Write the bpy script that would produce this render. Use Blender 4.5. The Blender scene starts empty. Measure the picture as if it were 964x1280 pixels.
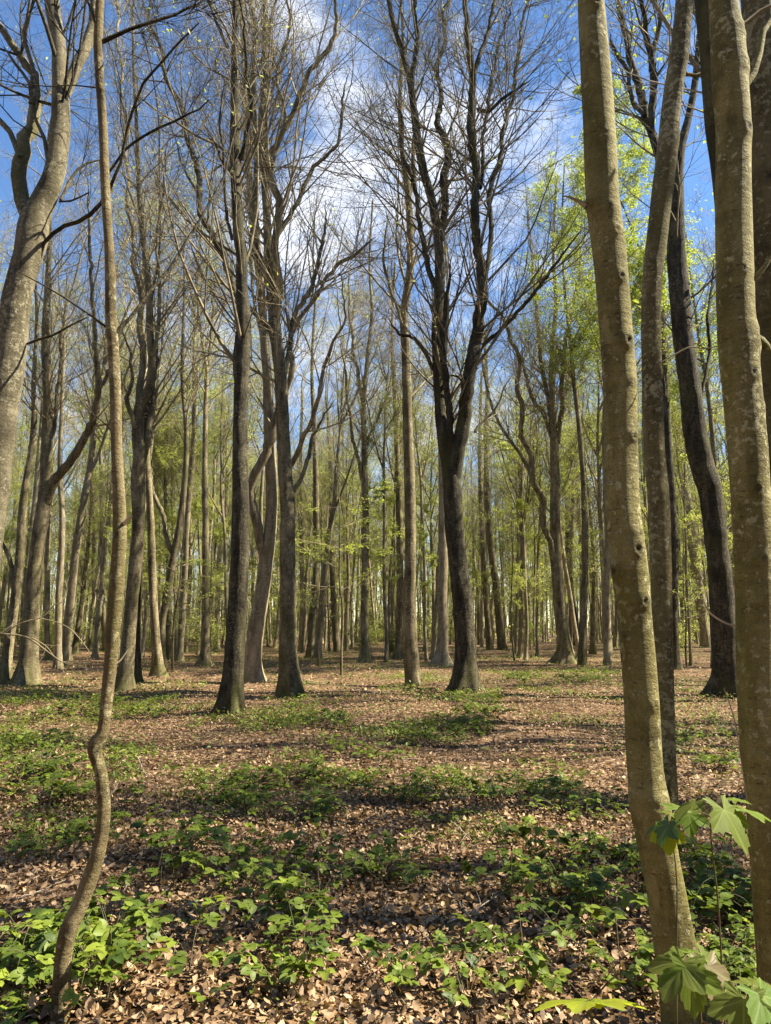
import bpy, math, random
import numpy as np
from mathutils import Vector, Matrix, Euler
R = math.radians
rng = np.random.default_rng(11)
random.seed(5)
S = bpy.context.scene
COL = S.collection

# ------------------------------------------------------------------ camera, world, sun, exposure
EYE, PITCH, F = 1.6, R(8.8), 924.0
cam = bpy.data.cameras.new('camera')
cam.sensor_fit = 'VERTICAL'; cam.sensor_height = 36; cam.lens = 36 * F / 1280
cam.clip_end = 3000; cam.clip_start = 0.05
co = bpy.data.objects.new('camera', cam); COL.objects.link(co)
co.location = (0, 0, EYE); co.rotation_euler = (R(90) + PITCH, 0, 0)
S.camera = co

SUN_AZ, SUN_EL = R(87), R(47)          # azimuth clockwise from the view direction (+Y)
sd = Vector((math.sin(SUN_AZ) * math.cos(SUN_EL), math.cos(SUN_AZ) * math.cos(SUN_EL), math.sin(SUN_EL)))
sl = bpy.data.lights.new('sun', 'SUN'); sl.energy = 5.0; sl.angle = R(0.53); sl.color = (1.0, 0.92, 0.74)
so = bpy.data.objects.new('sun', sl); COL.objects.link(so)
so.rotation_euler = sd.to_track_quat('Z', 'Y').to_euler(); so.location = (20, 10, 40)

W = bpy.data.worlds.new('World'); S.world = W; W.use_nodes = True
nt = W.node_tree; nt.nodes.clear()
def wn(t, **k):
    n = nt.nodes.new(t)
    for a, b in k.items(): setattr(n, a, b)
    return n
sky = wn('ShaderNodeTexSky', sky_type='NISHITA', sun_disc=False, sun_elevation=SUN_EL, sun_rotation=SUN_AZ,
         air_density=1.0, dust_density=0.1, ozone_density=2.0)
hs = wn('ShaderNodeHueSaturation'); hs.inputs['Hue'].default_value = 0.503; hs.inputs['Saturation'].default_value = 1.16; hs.inputs['Value'].default_value = 1.6
nt.links.new(sky.outputs[0], hs.inputs['Color'])
tc = wn('ShaderNodeTexCoord')
mp = wn('ShaderNodeMapping'); mp.inputs['Scale'].default_value = (2.2, 2.2, 4.2); mp.inputs['Location'].default_value = (0.35, 0.1, 0.2)
nt.links.new(tc.outputs['Generated'], mp.inputs[0])
nz = wn('ShaderNodeTexNoise'); nz.inputs['Scale'].default_value = 1.7; nz.inputs['Detail'].default_value = 9; nz.inputs['Roughness'].default_value = 0.6
nt.links.new(mp.outputs[0], nz.inputs['Vector'])
# one big bank of cloud ahead, thinning upward: distance from its direction lowers the threshold
cd = Vector((0.0, 0.83, 0.42)).normalized()
vd = wn('ShaderNodeVectorMath', operation='DOT_PRODUCT'); vd.inputs[1].default_value = cd
nt.links.new(tc.outputs['Generated'], vd.inputs[0])
mr = wn('ShaderNodeMapRange'); mr.inputs[1].default_value = 0.93; mr.inputs[2].default_value = 1.0; mr.inputs[3].default_value = 0.0; mr.inputs[4].default_value = 0.19
nt.links.new(vd.outputs['Value'], mr.inputs[0])
ad = wn('ShaderNodeMath', operation='ADD'); nt.links.new(nz.outputs[0], ad.inputs[0]); nt.links.new(mr.outputs[0], ad.inputs[1])
cr = wn('ShaderNodeValToRGB'); cr.color_ramp.elements[0].position = 0.58; cr.color_ramp.elements[1].position = 0.82
nt.links.new(ad.outputs[0], cr.inputs[0])
mx = wn('ShaderNodeMix', data_type='RGBA'); mx.inputs[7].default_value = (11.5, 11.7, 12.0, 1)
nt.links.new(cr.outputs[0], mx.inputs[0]); nt.links.new(hs.outputs[0], mx.inputs[6])
bg = wn('ShaderNodeBackground'); bg.inputs[1].default_value = 0.05
nt.links.new(mx.outputs[2], bg.inputs[0])
wo = wn('ShaderNodeOutputWorld'); nt.links.new(bg.outputs[0], wo.inputs[0])
S.view_settings.view_transform = 'Standard'; S.view_settings.look = 'None'
S.view_settings.exposure = 1.64; S.view_settings.gamma = 1
S.cycles.max_bounces = 5; S.cycles.diffuse_bounces = 1; S.cycles.transparent_max_bounces = 4

# ------------------------------------------------------------------ geometry of the view
cp, sp_ = math.cos(PITCH), math.sin(PITCH)
def P3(px, py, Y):
    a = (px - 482) / F; b = (640 - py) / F
    dy = cp - b * sp_; dz = sp_ + b * cp
    k = Y / dy
    return np.array([a * k, Y, EYE + dz * k]), k / F      # point, metres per pixel there
def zt(x, y):
    return (0.05 * np.sin(x * 0.61 + 1.3) * np.cos(y * 0.43 + .4) + 0.03 * np.sin(x * 1.7 + y * 0.9) + 0.018 * np.sin(x * 3.1 - y * 2.3 + 1)
            + 0.15 * np.sin(x * 0.11 + 2) * np.sin(y * 0.09) * np.clip((y - 10) / 20, 0, 1))
def Yof(py):
    return EYE / math.tan(math.atan((py - 640) / F) - PITCH)
def pyof(Y):
    return 640 + F * math.tan(PITCH + math.atan(EYE / Y))
def G(px, py):
    Y = Yof(py); p, _ = P3(px, py, Y); return p[0], Y

# ------------------------------------------------------------------ mesh helpers
def new_obj(name, mesh, mat=None, parent=None, kind=None):
    if mat and not mesh.materials: mesh.materials.append(mat)
    o = bpy.data.objects.new(name, mesh); COL.objects.link(o)
    if parent: o.parent = parent
    if kind: o['kind'] = kind
    return o
def tag(o, label, cat, group=None):
    o['label'] = label; o['category'] = cat
    if group: o['group'] = group
    return o
def root(name, loc, label, cat, group=None):
    o = bpy.data.objects.new(name, None); COL.objects.link(o); o.location = loc; o.empty_display_size = .2
    return tag(o, label, cat, group)
def np_mesh(name, V, Fc, smooth=True, attrs=None):
    """V (n,3); Fc list of int arrays (m,k)"""
    me = bpy.data.meshes.new(name)
    Fc = [f for f in Fc if len(f)]
    nl = sum(f.size for f in Fc); nf = sum(len(f) for f in Fc)
    me.vertices.add(len(V)); me.vertices.foreach_set('co', np.asarray(V, np.float32).ravel())
    me.loops.add(nl); me.loops.foreach_set('vertex_index', np.concatenate([f.ravel() for f in Fc]).astype(np.int32))
    me.polygons.add(nf)
    tot = np.concatenate([np.full(len(f), f.shape[1]) for f in Fc])
    me.polygons.foreach_set('loop_start', (np.cumsum(tot) - tot).astype(np.int32))
    me.polygons.foreach_set('use_smooth', np.full(nf, smooth))
    me.update(calc_edges=True)
    for k, v in (attrs or {}).items():
        a = me.attributes.new(k, 'FLOAT', 'POINT'); a.data.foreach_set('value', np.asarray(v, np.float32))
    return me
def norm(v): return v / np.maximum(np.linalg.norm(v, axis=-1, keepdims=True), 1e-9)

class Tubes:
    """collects polylines, builds them as one mesh"""
    def __init__(s): s.g = {}; s.extra = []
    def add(s, P, Rr, sides, mult=None):           # P (B,n,3) R (B,n)
        P = np.asarray(P, float); Rr = np.asarray(Rr, float)
        if P.ndim == 2: P = P[None]; Rr = Rr[None]
        if len(P) == 0: return
        s.extra.append((P, Rr, sides, mult))
    def arrays(s):
        V = []; Fq = []; T = []; off = 0
        for P, Rr, sides, mult in s.extra:
            B, n, _ = P.shape
            t = np.empty_like(P); t[:, 1:-1] = P[:, 2:] - P[:, :-2]; t[:, 0] = P[:, 1] - P[:, 0]; t[:, -1] = P[:, -1] - P[:, -2]
            t = norm(t); m = norm(P[:, -1] - P[:, 0])
            ref = np.where(np.abs(m[:, 2:3]) > 0.8, np.array([[0., 1., 0.]]), np.array([[0., 0., 1.]]))[:, None, :]
            u = norm(np.cross(t, np.broadcast_to(ref, t.shape))); v = np.cross(t, u)
            a = np.arange(sides) * 2 * np.pi / sides
            rr = Rr[:, :, None] * np.ones(sides)
            if mult is not None: rr = rr * mult(P, a, t, u, v)
            ring = P[:, :, None, :] + rr[..., None] * (np.cos(a)[None, None, :, None] * u[:, :, None, :] + np.sin(a)[None, None, :, None] * v[:, :, None, :])
            V.append(ring.reshape(-1, 3))
            i = np.arange(n - 1)[:, None]; j = np.arange(sides)[None]; j2 = (j + 1) % sides
            q = np.stack([i * sides + j, i * sides + j2, (i + 1) * sides + j2, (i + 1) * sides + j], -1).reshape(-1, 4)
            q = (q[None] + (np.arange(B) * n * sides)[:, None, None]).reshape(-1, 4) + off
            Fq.append(q); off += B * n * sides
        return np.concatenate(V), np.concatenate(Fq)
    def mesh(s, name, base=(0, 0, 0), bumps=None):
        V, Q = s.arrays()
        at = None
        if bumps:
            sc = np.zeros(len(V))
            for (c, d, sg, amp, dark) in bumps:
                dv = V - c; e = np.exp(-(dv ** 2).sum(1) / sg ** 2)
                V = V + d * (e * amp)[:, None]
                rr = np.sqrt((dv ** 2).sum(1)) / sg
                dent = np.exp(-(rr / 0.42) ** 2)
                V = V - d * (dent * amp * 1.1)[:, None]
                sc = np.maximum(sc, dark * np.exp(-(rr / 0.6) ** 2)); sc = np.maximum(sc, 0.25 * dark * np.exp(-((rr - 1.0) / 0.3) ** 2))
            at = {'scar': sc}
        return np_mesh(name, V - np.asarray(base), [Q], attrs=at)

def resample(P, Rr, n=None, step=None):
    """Catmull-Rom resample of one polyline"""
    P = np.asarray(P, float); Rr = np.asarray(Rr, float)
    if len(P) == 2: P = np.array([P[0], (P[0] + P[1]) / 2, P[1]]); Rr = np.array([Rr[0], Rr.mean(), Rr[1]])
    d = np.r_[0, np.cumsum(np.linalg.norm(np.diff(P, axis=0), axis=1))]
    if n is None: n = max(4, int(d[-1] / step) + 2)
    X = np.c_[P, Rr]
    Xe = np.r_[[2 * X[0] - X[1]], X, [2 * X[-1] - X[-2]]]
    s = np.linspace(0, d[-1], n); k = np.clip(np.searchsorted(d, s, side='right') - 1, 0, len(P) - 2)
    t = ((s - d[k]) / np.maximum(d[k + 1] - d[k], 1e-6))[:, None]
    a, b, c, e = Xe[k], Xe[k + 1], Xe[k + 2], Xe[k + 3]
    o = 0.5 * (2 * b + (c - a) * t + (2 * a - 5 * b + 4 * c - e) * t ** 2 + (3 * b - a - 3 * c + e) * t ** 3)
    return o[:, :3], np.maximum(o[:, 3], 1e-4)

def kids(P, Rr, per, t0, t1, lenf, ang, n, up, wob, rfrac, rmin, rng, hmin=None, droop=0.0):
    """children of every polyline of a batch. per = children each; lenf(parent_len, t) -> length"""
    B, m, _ = P.shape
    if B == 0: return np.zeros((0, n, 3)), np.zeros((0, n))
    idx = np.repeat(np.arange(B), per) if np.isscalar(per) else np.repeat(np.arange(B), per)
    t = rng.uniform(t0, t1, len(idx))
    f = t * (m - 1); k = np.clip(f.astype(int), 0, m - 2); w = (f - k)[:, None]
    st = P[idx, k] * (1 - w) + P[idx, k + 1] * w
    tg = norm(P[idx, k + 1] - P[idx, k])
    pr = Rr[idx, k] * (1 - w[:, 0]) + Rr[idx, k + 1] * w[:, 0]
    pl = np.linalg.norm(np.diff(P, axis=1), axis=2).sum(1)[idx]
    if hmin is not None:
        ok = st[:, 2] > hmin * (0.8 + 0.4 * rng.random(len(st)))
        st, tg, pr, pl, t = st[ok], tg[ok], pr[ok], pl[ok], t[ok]
    N = len(st)
    if N == 0: return np.zeros((0, n, 3)), np.zeros((0, n))
    rv = norm(rng.normal(size=(N, 3))); pe = norm(rv - (rv * tg).sum(1, keepdims=True) * tg)
    a = np.radians(rng.uniform(ang[0], ang[1], N))[:, None]
    d = tg * np.cos(a) + pe * np.sin(a)
    L = lenf(pl, t) * rng.uniform(.6, 1.25, N)
    Q = np.empty((N, n, 3)); Q[:, 0] = st
    for i in range(1, n):
        d = norm(d + rng.normal(size=(N, 3)) * wob + np.array([0, 0, up - droop * i / n]))
        Q[:, i] = Q[:, i - 1] + d * (L / (n - 1))[:, None]
    r0 = np.maximum(np.minimum(pr * rfrac, 0.0085 * L + 0.001), rmin)
    RR = r0[:, None] * np.linspace(1, .22, n)[None]; RR = np.maximum(RR, rmin * .5)
    return Q, RR

def leaf_cards(pos, size, rng, up=0.35, attr=True, fold=0.25, aspect=.62):
    """diamond leaves (2 triangles folded along the rib); returns V, T, rnd"""
    N = len(pos)
    if N == 0: return np.zeros((0, 3)), np.zeros((0, 3), int), np.zeros(0)
    d = rng.normal(size=(N, 3)); d[:, 2] = d[:, 2] * .45 - .15; d = norm(d)
    nz_ = rng.normal(size=(N, 3)) * (1 - up); nz_[:, 2] += up * 2; nz_ = norm(nz_ - (nz_ * d).sum(1, keepdims=True) * d)
    s = np.cross(d, nz_); sz = (size * rng.uniform(.65, 1.3, N))[:, None]
    a = pos; b = pos + d * sz
    m = pos + d * sz * .45
    l = m + s * sz * aspect / 2 + nz_ * sz * fold * .3; r = m - s * sz * aspect / 2 + nz_ * sz * fold * .3
    V = np.stack([a, l, b, r], 1).reshape(-1, 3); o = np.arange(N)[:, None] * 4
    T = np.concatenate([o + [0, 2, 1], o + [0, 3, 2]])
    return V, T, np.repeat(rng.random(N), 4)

# ------------------------------------------------------------------ materials
def mat(name):
    m = bpy.data.materials.new(name); m.use_nodes = True; m.node_tree.nodes.clear(); return m
class NB:
    def __init__(s, m): s.t = m.node_tree
    def n(s, t, ins=None, **k):
        n = s.t.nodes.new(t)
        for a, b in k.items(): setattr(n, a, b)
        for a, b in (ins or {}).items():
            if hasattr(b, 'is_output'): s.t.links.new(b, n.inputs[a])
            else: n.inputs[a].default_value = b
        return n
    def ramp(s, fac, stops):
        r = s.n('ShaderNodeValToRGB', {0: fac}); e = r.color_ramp.elements
        while len(e) < len(stops): e.new(.5)
        for i, (p, c) in enumerate(stops): e[i].position = p; e[i].color = tuple(c) + ((1,) if len(c) == 3 else ())
        return r.outputs[0]
    def mix(s, f, a, b):
        n = s.n('ShaderNodeMix', data_type='RGBA')
        for i, v in ((0, f), (6, a), (7, b)):
            if hasattr(v, 'is_output'): s.t.links.new(v, n.inputs[i])
            else: n.inputs[i].default_value = (tuple(v) + (1,)) if isinstance(v, tuple) and len(v) == 3 else v
        return n.outputs[2]
    def math(s, op, a, b=0.0, clamp=False):
        return s.n('ShaderNodeMath', {0: a, 1: b}, operation=op, use_clamp=clamp).outputs[0]

def bark(name, dark, base, light, lichen=.3, lichen_col=(.36, .36, .27), moss=.25, moss_col=(.07, .085, .02), fissure=0.0, bump=.5, sc=1.0):
    m = mat(name); b = NB(m)
    tcd = b.n('ShaderNodeTexCoord').outputs['Object']
    oi = b.n('ShaderNodeObjectInfo')
    off = b.n('ShaderNodeVectorMath', {0: tcd, 1: oi.outputs['Location']}, operation='ADD').outputs[0]
    mv = b.n('ShaderNodeMapping', {0: off, 'Scale': (1, 1, .22)}).outputs[0]
    big = b.n('ShaderNodeTexNoise', {'Vector': mv, 'Scale': 7 * sc, 'Detail': 5, 'Roughness': .62}).outputs[0]
    mh = b.n('ShaderNodeMapping', {0: off, 'Scale': (.35, .35, 1.6)}).outputs[0]
    band = b.n('ShaderNodeTexNoise', {'Vector': mh, 'Scale': 16 * sc, 'Detail': 4, 'Roughness': .65}).outputs[0]
    fine = b.n('ShaderNodeTexNoise', {'Vector': off, 'Scale': 90 * sc, 'Detail': 4, 'Roughness': .7}).outputs[0]
    f = b.math('ADD', b.math('MULTIPLY', big, .55), b.math('MULTIPLY', band, .25)); f = b.math('ADD', f, b.math('MULTIPLY', fine, .2))
    col = b.ramp(f, [(.36, dark), (.5, base), (.66, light)])
    # blotches: uneven darker and paler fields of bark
    bl = b.n('ShaderNodeTexNoise', {'Vector': b.n('ShaderNodeMapping', {0: off, 'Scale': (1, 1, .5)}).outputs[0], 'Scale': 6.5 * sc, 'Detail': 8, 'Roughness': .68}).outputs[0]
    col = b.mix(b.math('MULTIPLY', b.ramp(bl, [(.36, (1, 1, 1)), (.46, (0, 0, 0))]), .7), col, dark)
    col = b.mix(b.math('MULTIPLY', b.ramp(bl, [(.56, (0, 0, 0)), (.64, (1, 1, 1))]), .6), col, light)
    # lichen: small pale spots of uneven size
    ln = b.n('ShaderNodeTexNoise', {'Vector': off, 'Scale': 26 * sc, 'Detail': 6, 'Roughness': .68}).outputs[0]
    lp = b.n('ShaderNodeTexNoise', {'Vector': off, 'Scale': 2.3, 'Detail': 2}).outputs[0]
    lm = b.math('ADD', ln, b.math('MULTIPLY', b.math('SUBTRACT', lp, .5), .35))
    lm = b.math('MULTIPLY', b.ramp(lm, [(.60 - .08 * lichen, (0, 0, 0)), (.66 - .08 * lichen, (1, 1, 1))]), .85 * min(1, lichen * 2))
    col = b.mix(lm, col, lichen_col)
    ml = b.n('ShaderNodeMapping', {0: off, 'Scale': (12, 12, 62)}).outputs[0]
    le = b.n('ShaderNodeTexNoise', {'Vector': ml, 'Scale': 1.6 * sc, 'Detail': 2, 'Roughness': .5}).outputs[0]
    lem = b.ramp(le, [(.66, (0, 0, 0)), (.71, (1, 1, 1))])
    col = b.mix(b.math('MULTIPLY', lem, .55), col, tuple(q * .6 for q in dark))
    sp = b.n('ShaderNodeTexNoise', {'Vector': off, 'Scale': 210 * sc, 'Detail': 2, 'Roughness': .6}).outputs[0]
    col = b.n('ShaderNodeVectorMath', {0: col, 1: b.n('ShaderNodeMapRange', {0: sp, 1: .3, 2: .7, 3: .72, 4: 1.28}).outputs[0]}, operation='MULTIPLY').outputs[0]
    # algae and moss: broad green film, thicker at the foot
    mn = b.n('ShaderNodeTexNoise', {'Vector': mv, 'Scale': 3.1, 'Detail': 7, 'Roughness': .6}).outputs[0]
    z = b.n('ShaderNodeSeparateXYZ', {0: tcd}).outputs[2]
    foot = b.math('MULTIPLY', b.n('ShaderNodeMapRange', {0: z, 1: .1, 2: .8, 3: .12, 4: 0}).outputs[0], 1)
    mm = b.ramp(b.math('ADD', mn, foot), [(.62 - .2 * moss, (0, 0, 0)), (.8 - .2 * moss, (1, 1, 1))])
    col = b.mix(b.math('MULTIPLY', mm, .75), col, moss_col)
    vary = b.n('ShaderNodeMapRange', {0: oi.outputs['Random'], 1: 0, 2: 1, 3: .75, 4: 1.2}).outputs[0]
    col = b.n('ShaderNodeVectorMath', {0: col, 1: vary}, operation='MULTIPLY').outputs[0]
    sc_a = b.n('ShaderNodeAttribute', attribute_name='scar').outputs['Fac']
    col = b.mix(sc_a, col, (.02, .014, .009))
    h = b.math('ADD', b.math('MULTIPLY', fine, .5), b.math('MULTIPLY', band, .8)); h = b.math('ADD', h, b.math('MULTIPLY', lm, .3)); h = b.math('ADD', h, b.math('MULTIPLY', lem, -.5))
    if fissure:
        mf = b.n('ShaderNodeMapping', {0: off, 'Scale': (1, 1, .12)}).outputs[0]
        fz = b.n('ShaderNodeTexNoise', {'Vector': mf, 'Scale': 34, 'Detail': 3, 'Roughness': .7}).outputs[0]
        h = b.math('ADD', h, b.math('MULTIPLY', fz, fissure * 2))
    bp = b.n('ShaderNodeBump', {'Height': h, 'Strength': bump, 'Distance': .012}).outputs[0]
    pb = b.n('ShaderNodeBsdfPrincipled', {'Base Color': col, 'Roughness': .85, 'Normal': bp, 'Specular IOR Level': .25})
    b.n('ShaderNodeOutputMaterial', {0: pb.outputs[0]})
    return m
def leafmat(name, cols, trans=.5, rough=.5, spec=.35, vein=False, attr='rnd'):
    m = mat(name); b = NB(m)
    a = b.n('ShaderNodeAttribute', attribute_name=attr).outputs['Fac']
    oi = b.n('ShaderNodeObjectInfo')
    a = b.math('FRACT', b.math('ADD', a, b.math('MULTIPLY', oi.outputs['Random'], .999)))
    n = len(cols); col = b.ramp(a, [(i / (n - 1), c) for i, c in enumerate(cols)])
    tcd = b.n('ShaderNodeTexCoord').outputs['Object']
    nz_ = b.n('ShaderNodeTexNoise', {'Vector': tcd, 'Scale': 60, 'Detail': 2}).outputs[0]
    col = b.n('ShaderNodeVectorMath', {0: col, 1: b.n('ShaderNodeMapRange', {0: nz_, 1: .3, 2: .7, 3: .8, 4: 1.2}).outputs[0]}, operation='MULTIPLY').outputs[0]
    if vein:
        v = b.n('ShaderNodeAttribute', attribute_name='vein').outputs['Fac']
        vv = b.math('POWER', v, 5.0)
        col = b.mix(b.math('MULTIPLY', vv, .6), col, (.30, .36, .12))
    pb = b.n('ShaderNodeBsdfPrincipled', {'Base Color': col, 'Roughness': rough, 'Specular IOR Level': spec})
    tcol = b.n('ShaderNodeVectorMath', {0: col, 1: (1.35, 1.35, .7)}, operation='MULTIPLY').outputs[0]
    tr = b.n('ShaderNodeBsdfTranslucent', {'Color': tcol})
    ms = b.n('ShaderNodeMixShader', {0: trans, 1: pb.outputs[0], 2: tr.outputs[0]})
    b.n('ShaderNodeOutputMaterial', {0: ms.outputs[0]})
    return m

M = {}
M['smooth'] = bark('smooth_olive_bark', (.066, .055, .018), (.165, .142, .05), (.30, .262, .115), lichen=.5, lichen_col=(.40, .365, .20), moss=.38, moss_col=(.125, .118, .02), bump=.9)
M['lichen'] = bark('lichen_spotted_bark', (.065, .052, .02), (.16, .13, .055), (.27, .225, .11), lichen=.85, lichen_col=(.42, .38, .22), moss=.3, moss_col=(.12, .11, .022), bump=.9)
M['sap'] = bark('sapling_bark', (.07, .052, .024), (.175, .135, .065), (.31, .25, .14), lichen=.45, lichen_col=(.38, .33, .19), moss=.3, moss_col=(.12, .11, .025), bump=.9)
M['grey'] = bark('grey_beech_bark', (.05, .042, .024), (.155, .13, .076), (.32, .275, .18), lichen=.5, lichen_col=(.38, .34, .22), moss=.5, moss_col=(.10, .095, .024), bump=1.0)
M['dark'] = bark('dark_bark', (.012, .0095, .0055), (.045, .037, .021), (.15, .125, .075), lichen=.3, lichen_col=(.24, .21, .125), moss=.38, moss_col=(.075, .075, .015), fissure=.8, bump=1.0)  # darkest of the bark tones, with fissures
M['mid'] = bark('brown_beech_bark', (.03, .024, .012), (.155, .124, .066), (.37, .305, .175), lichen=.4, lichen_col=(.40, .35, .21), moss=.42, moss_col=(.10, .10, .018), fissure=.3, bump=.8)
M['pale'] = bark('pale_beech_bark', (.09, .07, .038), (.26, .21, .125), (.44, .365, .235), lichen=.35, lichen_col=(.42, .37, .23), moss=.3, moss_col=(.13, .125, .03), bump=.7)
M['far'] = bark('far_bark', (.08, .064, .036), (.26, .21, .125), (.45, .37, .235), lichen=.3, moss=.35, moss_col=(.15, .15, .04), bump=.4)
def simple(name, c1, c2, scale=6, rough=.8):
    m = mat(name); b = NB(m)
    tcd = b.n('ShaderNodeTexCoord').outputs['Object']
    nz_ = b.n('ShaderNodeTexNoise', {'Vector': tcd, 'Scale': scale, 'Detail': 3}).outputs[0]
    pb = b.n('ShaderNodeBsdfPrincipled', {'Base Color': b.ramp(nz_, [(.35, c1), (.65, c2)]), 'Roughness': rough, 'Specular IOR Level': .3})
    b.n('ShaderNodeOutputMaterial', {0: pb.outputs[0]}); return m
M['twig'] = simple('twig_bark', (.17, .135, .075), (.42, .34, .20), 3)
M['twigdark'] = simple('dark_twig_bark', (.08, .064, .034), (.27, .215, .12), 3)
M['fartwig'] = simple('sunlit_twig_bark', (.19, .15, .095), (.42, .345, .23), 2)  # paler tan, the sunlit look of far crowns put into the twig colour
M['deadtwig'] = simple('bleached_twig', (.34, .27, .19), (.55, .47, .36), 12)
M['stem'] = simple('bramble_stem', (.09, .05, .03), (.12, .14, .05), 20, .6)
FRESH = [(.27, .31, .09), (.36, .40, .13), (.45, .47, .19), (.32, .36, .11)]
M['fresh'] = leafmat('fresh_leaves', FRESH, trans=.58)
M['yellow'] = leafmat('yellow_green_leaves', [(.30, .36, .07), (.40, .44, .11), (.28, .35, .08)], trans=.5)
M['bramble'] = leafmat('bramble_leaves', [(.055, .09, .014), (.11, .16, .02), (.19, .25, .03), (.045, .075, .016), (.27, .33, .04), (.08, .12, .016)], trans=.35, rough=.5, spec=.3)
M['herb'] = leafmat('herb_leaves', [(.10, .14, .022), (.16, .21, .03), (.22, .27, .045), (.12, .16, .028)], trans=.35)
M['shade'] = leafmat('shaded_sycamore_leaves', [(.03, .065, .015), (.06, .11, .02), (.10, .16, .03)], trans=.25, rough=.4)  # darker copy of the seedling leaf green, shade put into the colour
M['syc'] = leafmat('sycamore_leaves', [(.09, .15, .02), (.12, .19, .028), (.13, .15, .03), (.15, .21, .03)], trans=.42, rough=.6, spec=.15, vein=True)
M['sycbrown'] = leafmat('bronze_sycamore_leaf', [(.20, .15, .085), (.24, .19, .11)], trans=.35, vein=True)
M['sycy'] = leafmat('bright_sycamore_leaf', [(.30, .36, .03), (.34, .40, .04)], trans=.55, vein=True)  # yellow-green leaves, with the glow of a lit leaf put into the colour
DEAD = [(.035, .02, .010), (.11, .062, .030), (.28, .17, .088), (.42, .275, .15), (.17, .095, .043), (.60, .43, .26), (.33, .20, .10), (.065, .038, .02), (.46, .31, .175), (.14, .085, .045)]
M['litter'] = leafmat('dead_leaves', DEAD, trans=.12, rough=.6, spec=.3)

# ------------------------------------------------------------------ the ground
def ground_material():
    m = mat('forest_floor'); b = NB(m)
    tcd = b.n('ShaderNodeTexCoord').outputs['Object']
    wv = b.n('ShaderNodeTexNoise', {'Vector': tcd, 'Scale': 9, 'Detail': 2}).outputs['Color']
    vec = b.n('ShaderNodeVectorMath', {0: tcd, 1: b.n('ShaderNodeVectorMath', {0: wv, 3: .06}, operation='SCALE').outputs[0]}, operation='ADD').outputs[0]
    v1 = b.n('ShaderNodeTexVoronoi', {'Vector': vec, 'Scale': 15})
    rnd = b.n('ShaderNodeSeparateColor', {0: v1.outputs['Color']}).outputs[0]
    col = b.ramp(rnd, [(i / (len(DEAD) - 1), c) for i, c in enumerate(DEAD)])
    edge = b.ramp(v1.outputs['Distance'], [(.2, (1, 1, 1)), (.75, (.35, .3, .28))])
    col = b.n('ShaderNodeVectorMath', {0: col, 1: edge}, operation='MULTIPLY').outputs[0]
    big = b.n('ShaderNodeTexNoise', {'Vector': tcd, 'Scale': .5, 'Detail': 6, 'Roughness': .62}).outputs[0]
    soil = b.ramp(big, [(.35, (.55, .5, .45)), (.6, (1, 1, 1))])
    col = b.n('ShaderNodeVectorMath', {0: col, 1: soil}, operation='MULTIPLY').outputs[0]
    gn = b.n('ShaderNodeTexNoise', {'Vector': tcd, 'Scale': .33, 'Detail': 8, 'Roughness': .72}).outputs[0]
    gm = b.ramp(gn, [(.54, (0, 0, 0)), (.62, (1, 1, 1))])
    gc = b.ramp(b.n('ShaderNodeTexNoise', {'Vector': tcd, 'Scale': 14, 'Detail': 3}).outputs[0], [(.35, (.05, .06, .02)), (.65, (.13, .17, .045))])
    col = b.mix(b.math('MULTIPLY', gm, .55), col, gc)
    h = b.math('ADD', b.math('MULTIPLY', rnd, .6), v1.outputs['Distance'])
    bp = b.n('ShaderNodeBump', {'Height': h, 'Strength': .8, 'Distance': .03}).outputs[0]
    pb = b.n('ShaderNodeBsdfPrincipled', {'Base Color': col, 'Roughness': .85, 'Normal': bp, 'Specular IOR Level': .2})
    b.n('ShaderNodeOutputMaterial', {0: pb.outputs[0]}); return m
M['ground'] = ground_material()
def build_ground():
    a = np.concatenate([-np.geomspace(700, 12, 34), np.linspace(-11.5, 11.5, 116), np.geomspace(12, 700, 34)])
    c = np.concatenate([-np.geomspace(400, 4, 18), np.linspace(-3.5, 24, 138), np.geomspace(24.5, 900, 60)])
    X, Y = np.meshgrid(a, c, indexing='ij')
    Z = zt(X, Y)
    n1, n2 = X.shape
    i = np.arange(n1 - 1)[:, None]; j = np.arange(n2 - 1)[None]
    q = np.stack([i * n2 + j, (i + 1) * n2 + j, (i + 1) * n2 + j + 1, i * n2 + j + 1], -1).reshape(-1, 4)
    me = np_mesh('ground', np.stack([X, Y, Z], -1).reshape(-1, 3), [q])
    new_obj('ground', me, M['ground'], kind='structure')
build_ground()

BASES = []
# ------------------------------------------------------------------ traced trees
def path(pts, Y0, k=0.0, y_start=None):
    """pixel path (px, py, width px) at depth Y0, drifting in depth by k per metre of path"""
    out = []; rr = []; Y = Y0; last = None
    for px, py, w in pts:
        p, mpp = P3(px, py, Y)
        if last is not None:
            Y = Y + k * np.linalg.norm(p - last); p, mpp = P3(px, py, Y)
        out.append(p); rr.append(w * mpp / 2); last = p
    return np.array(out), np.array(rr)

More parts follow.
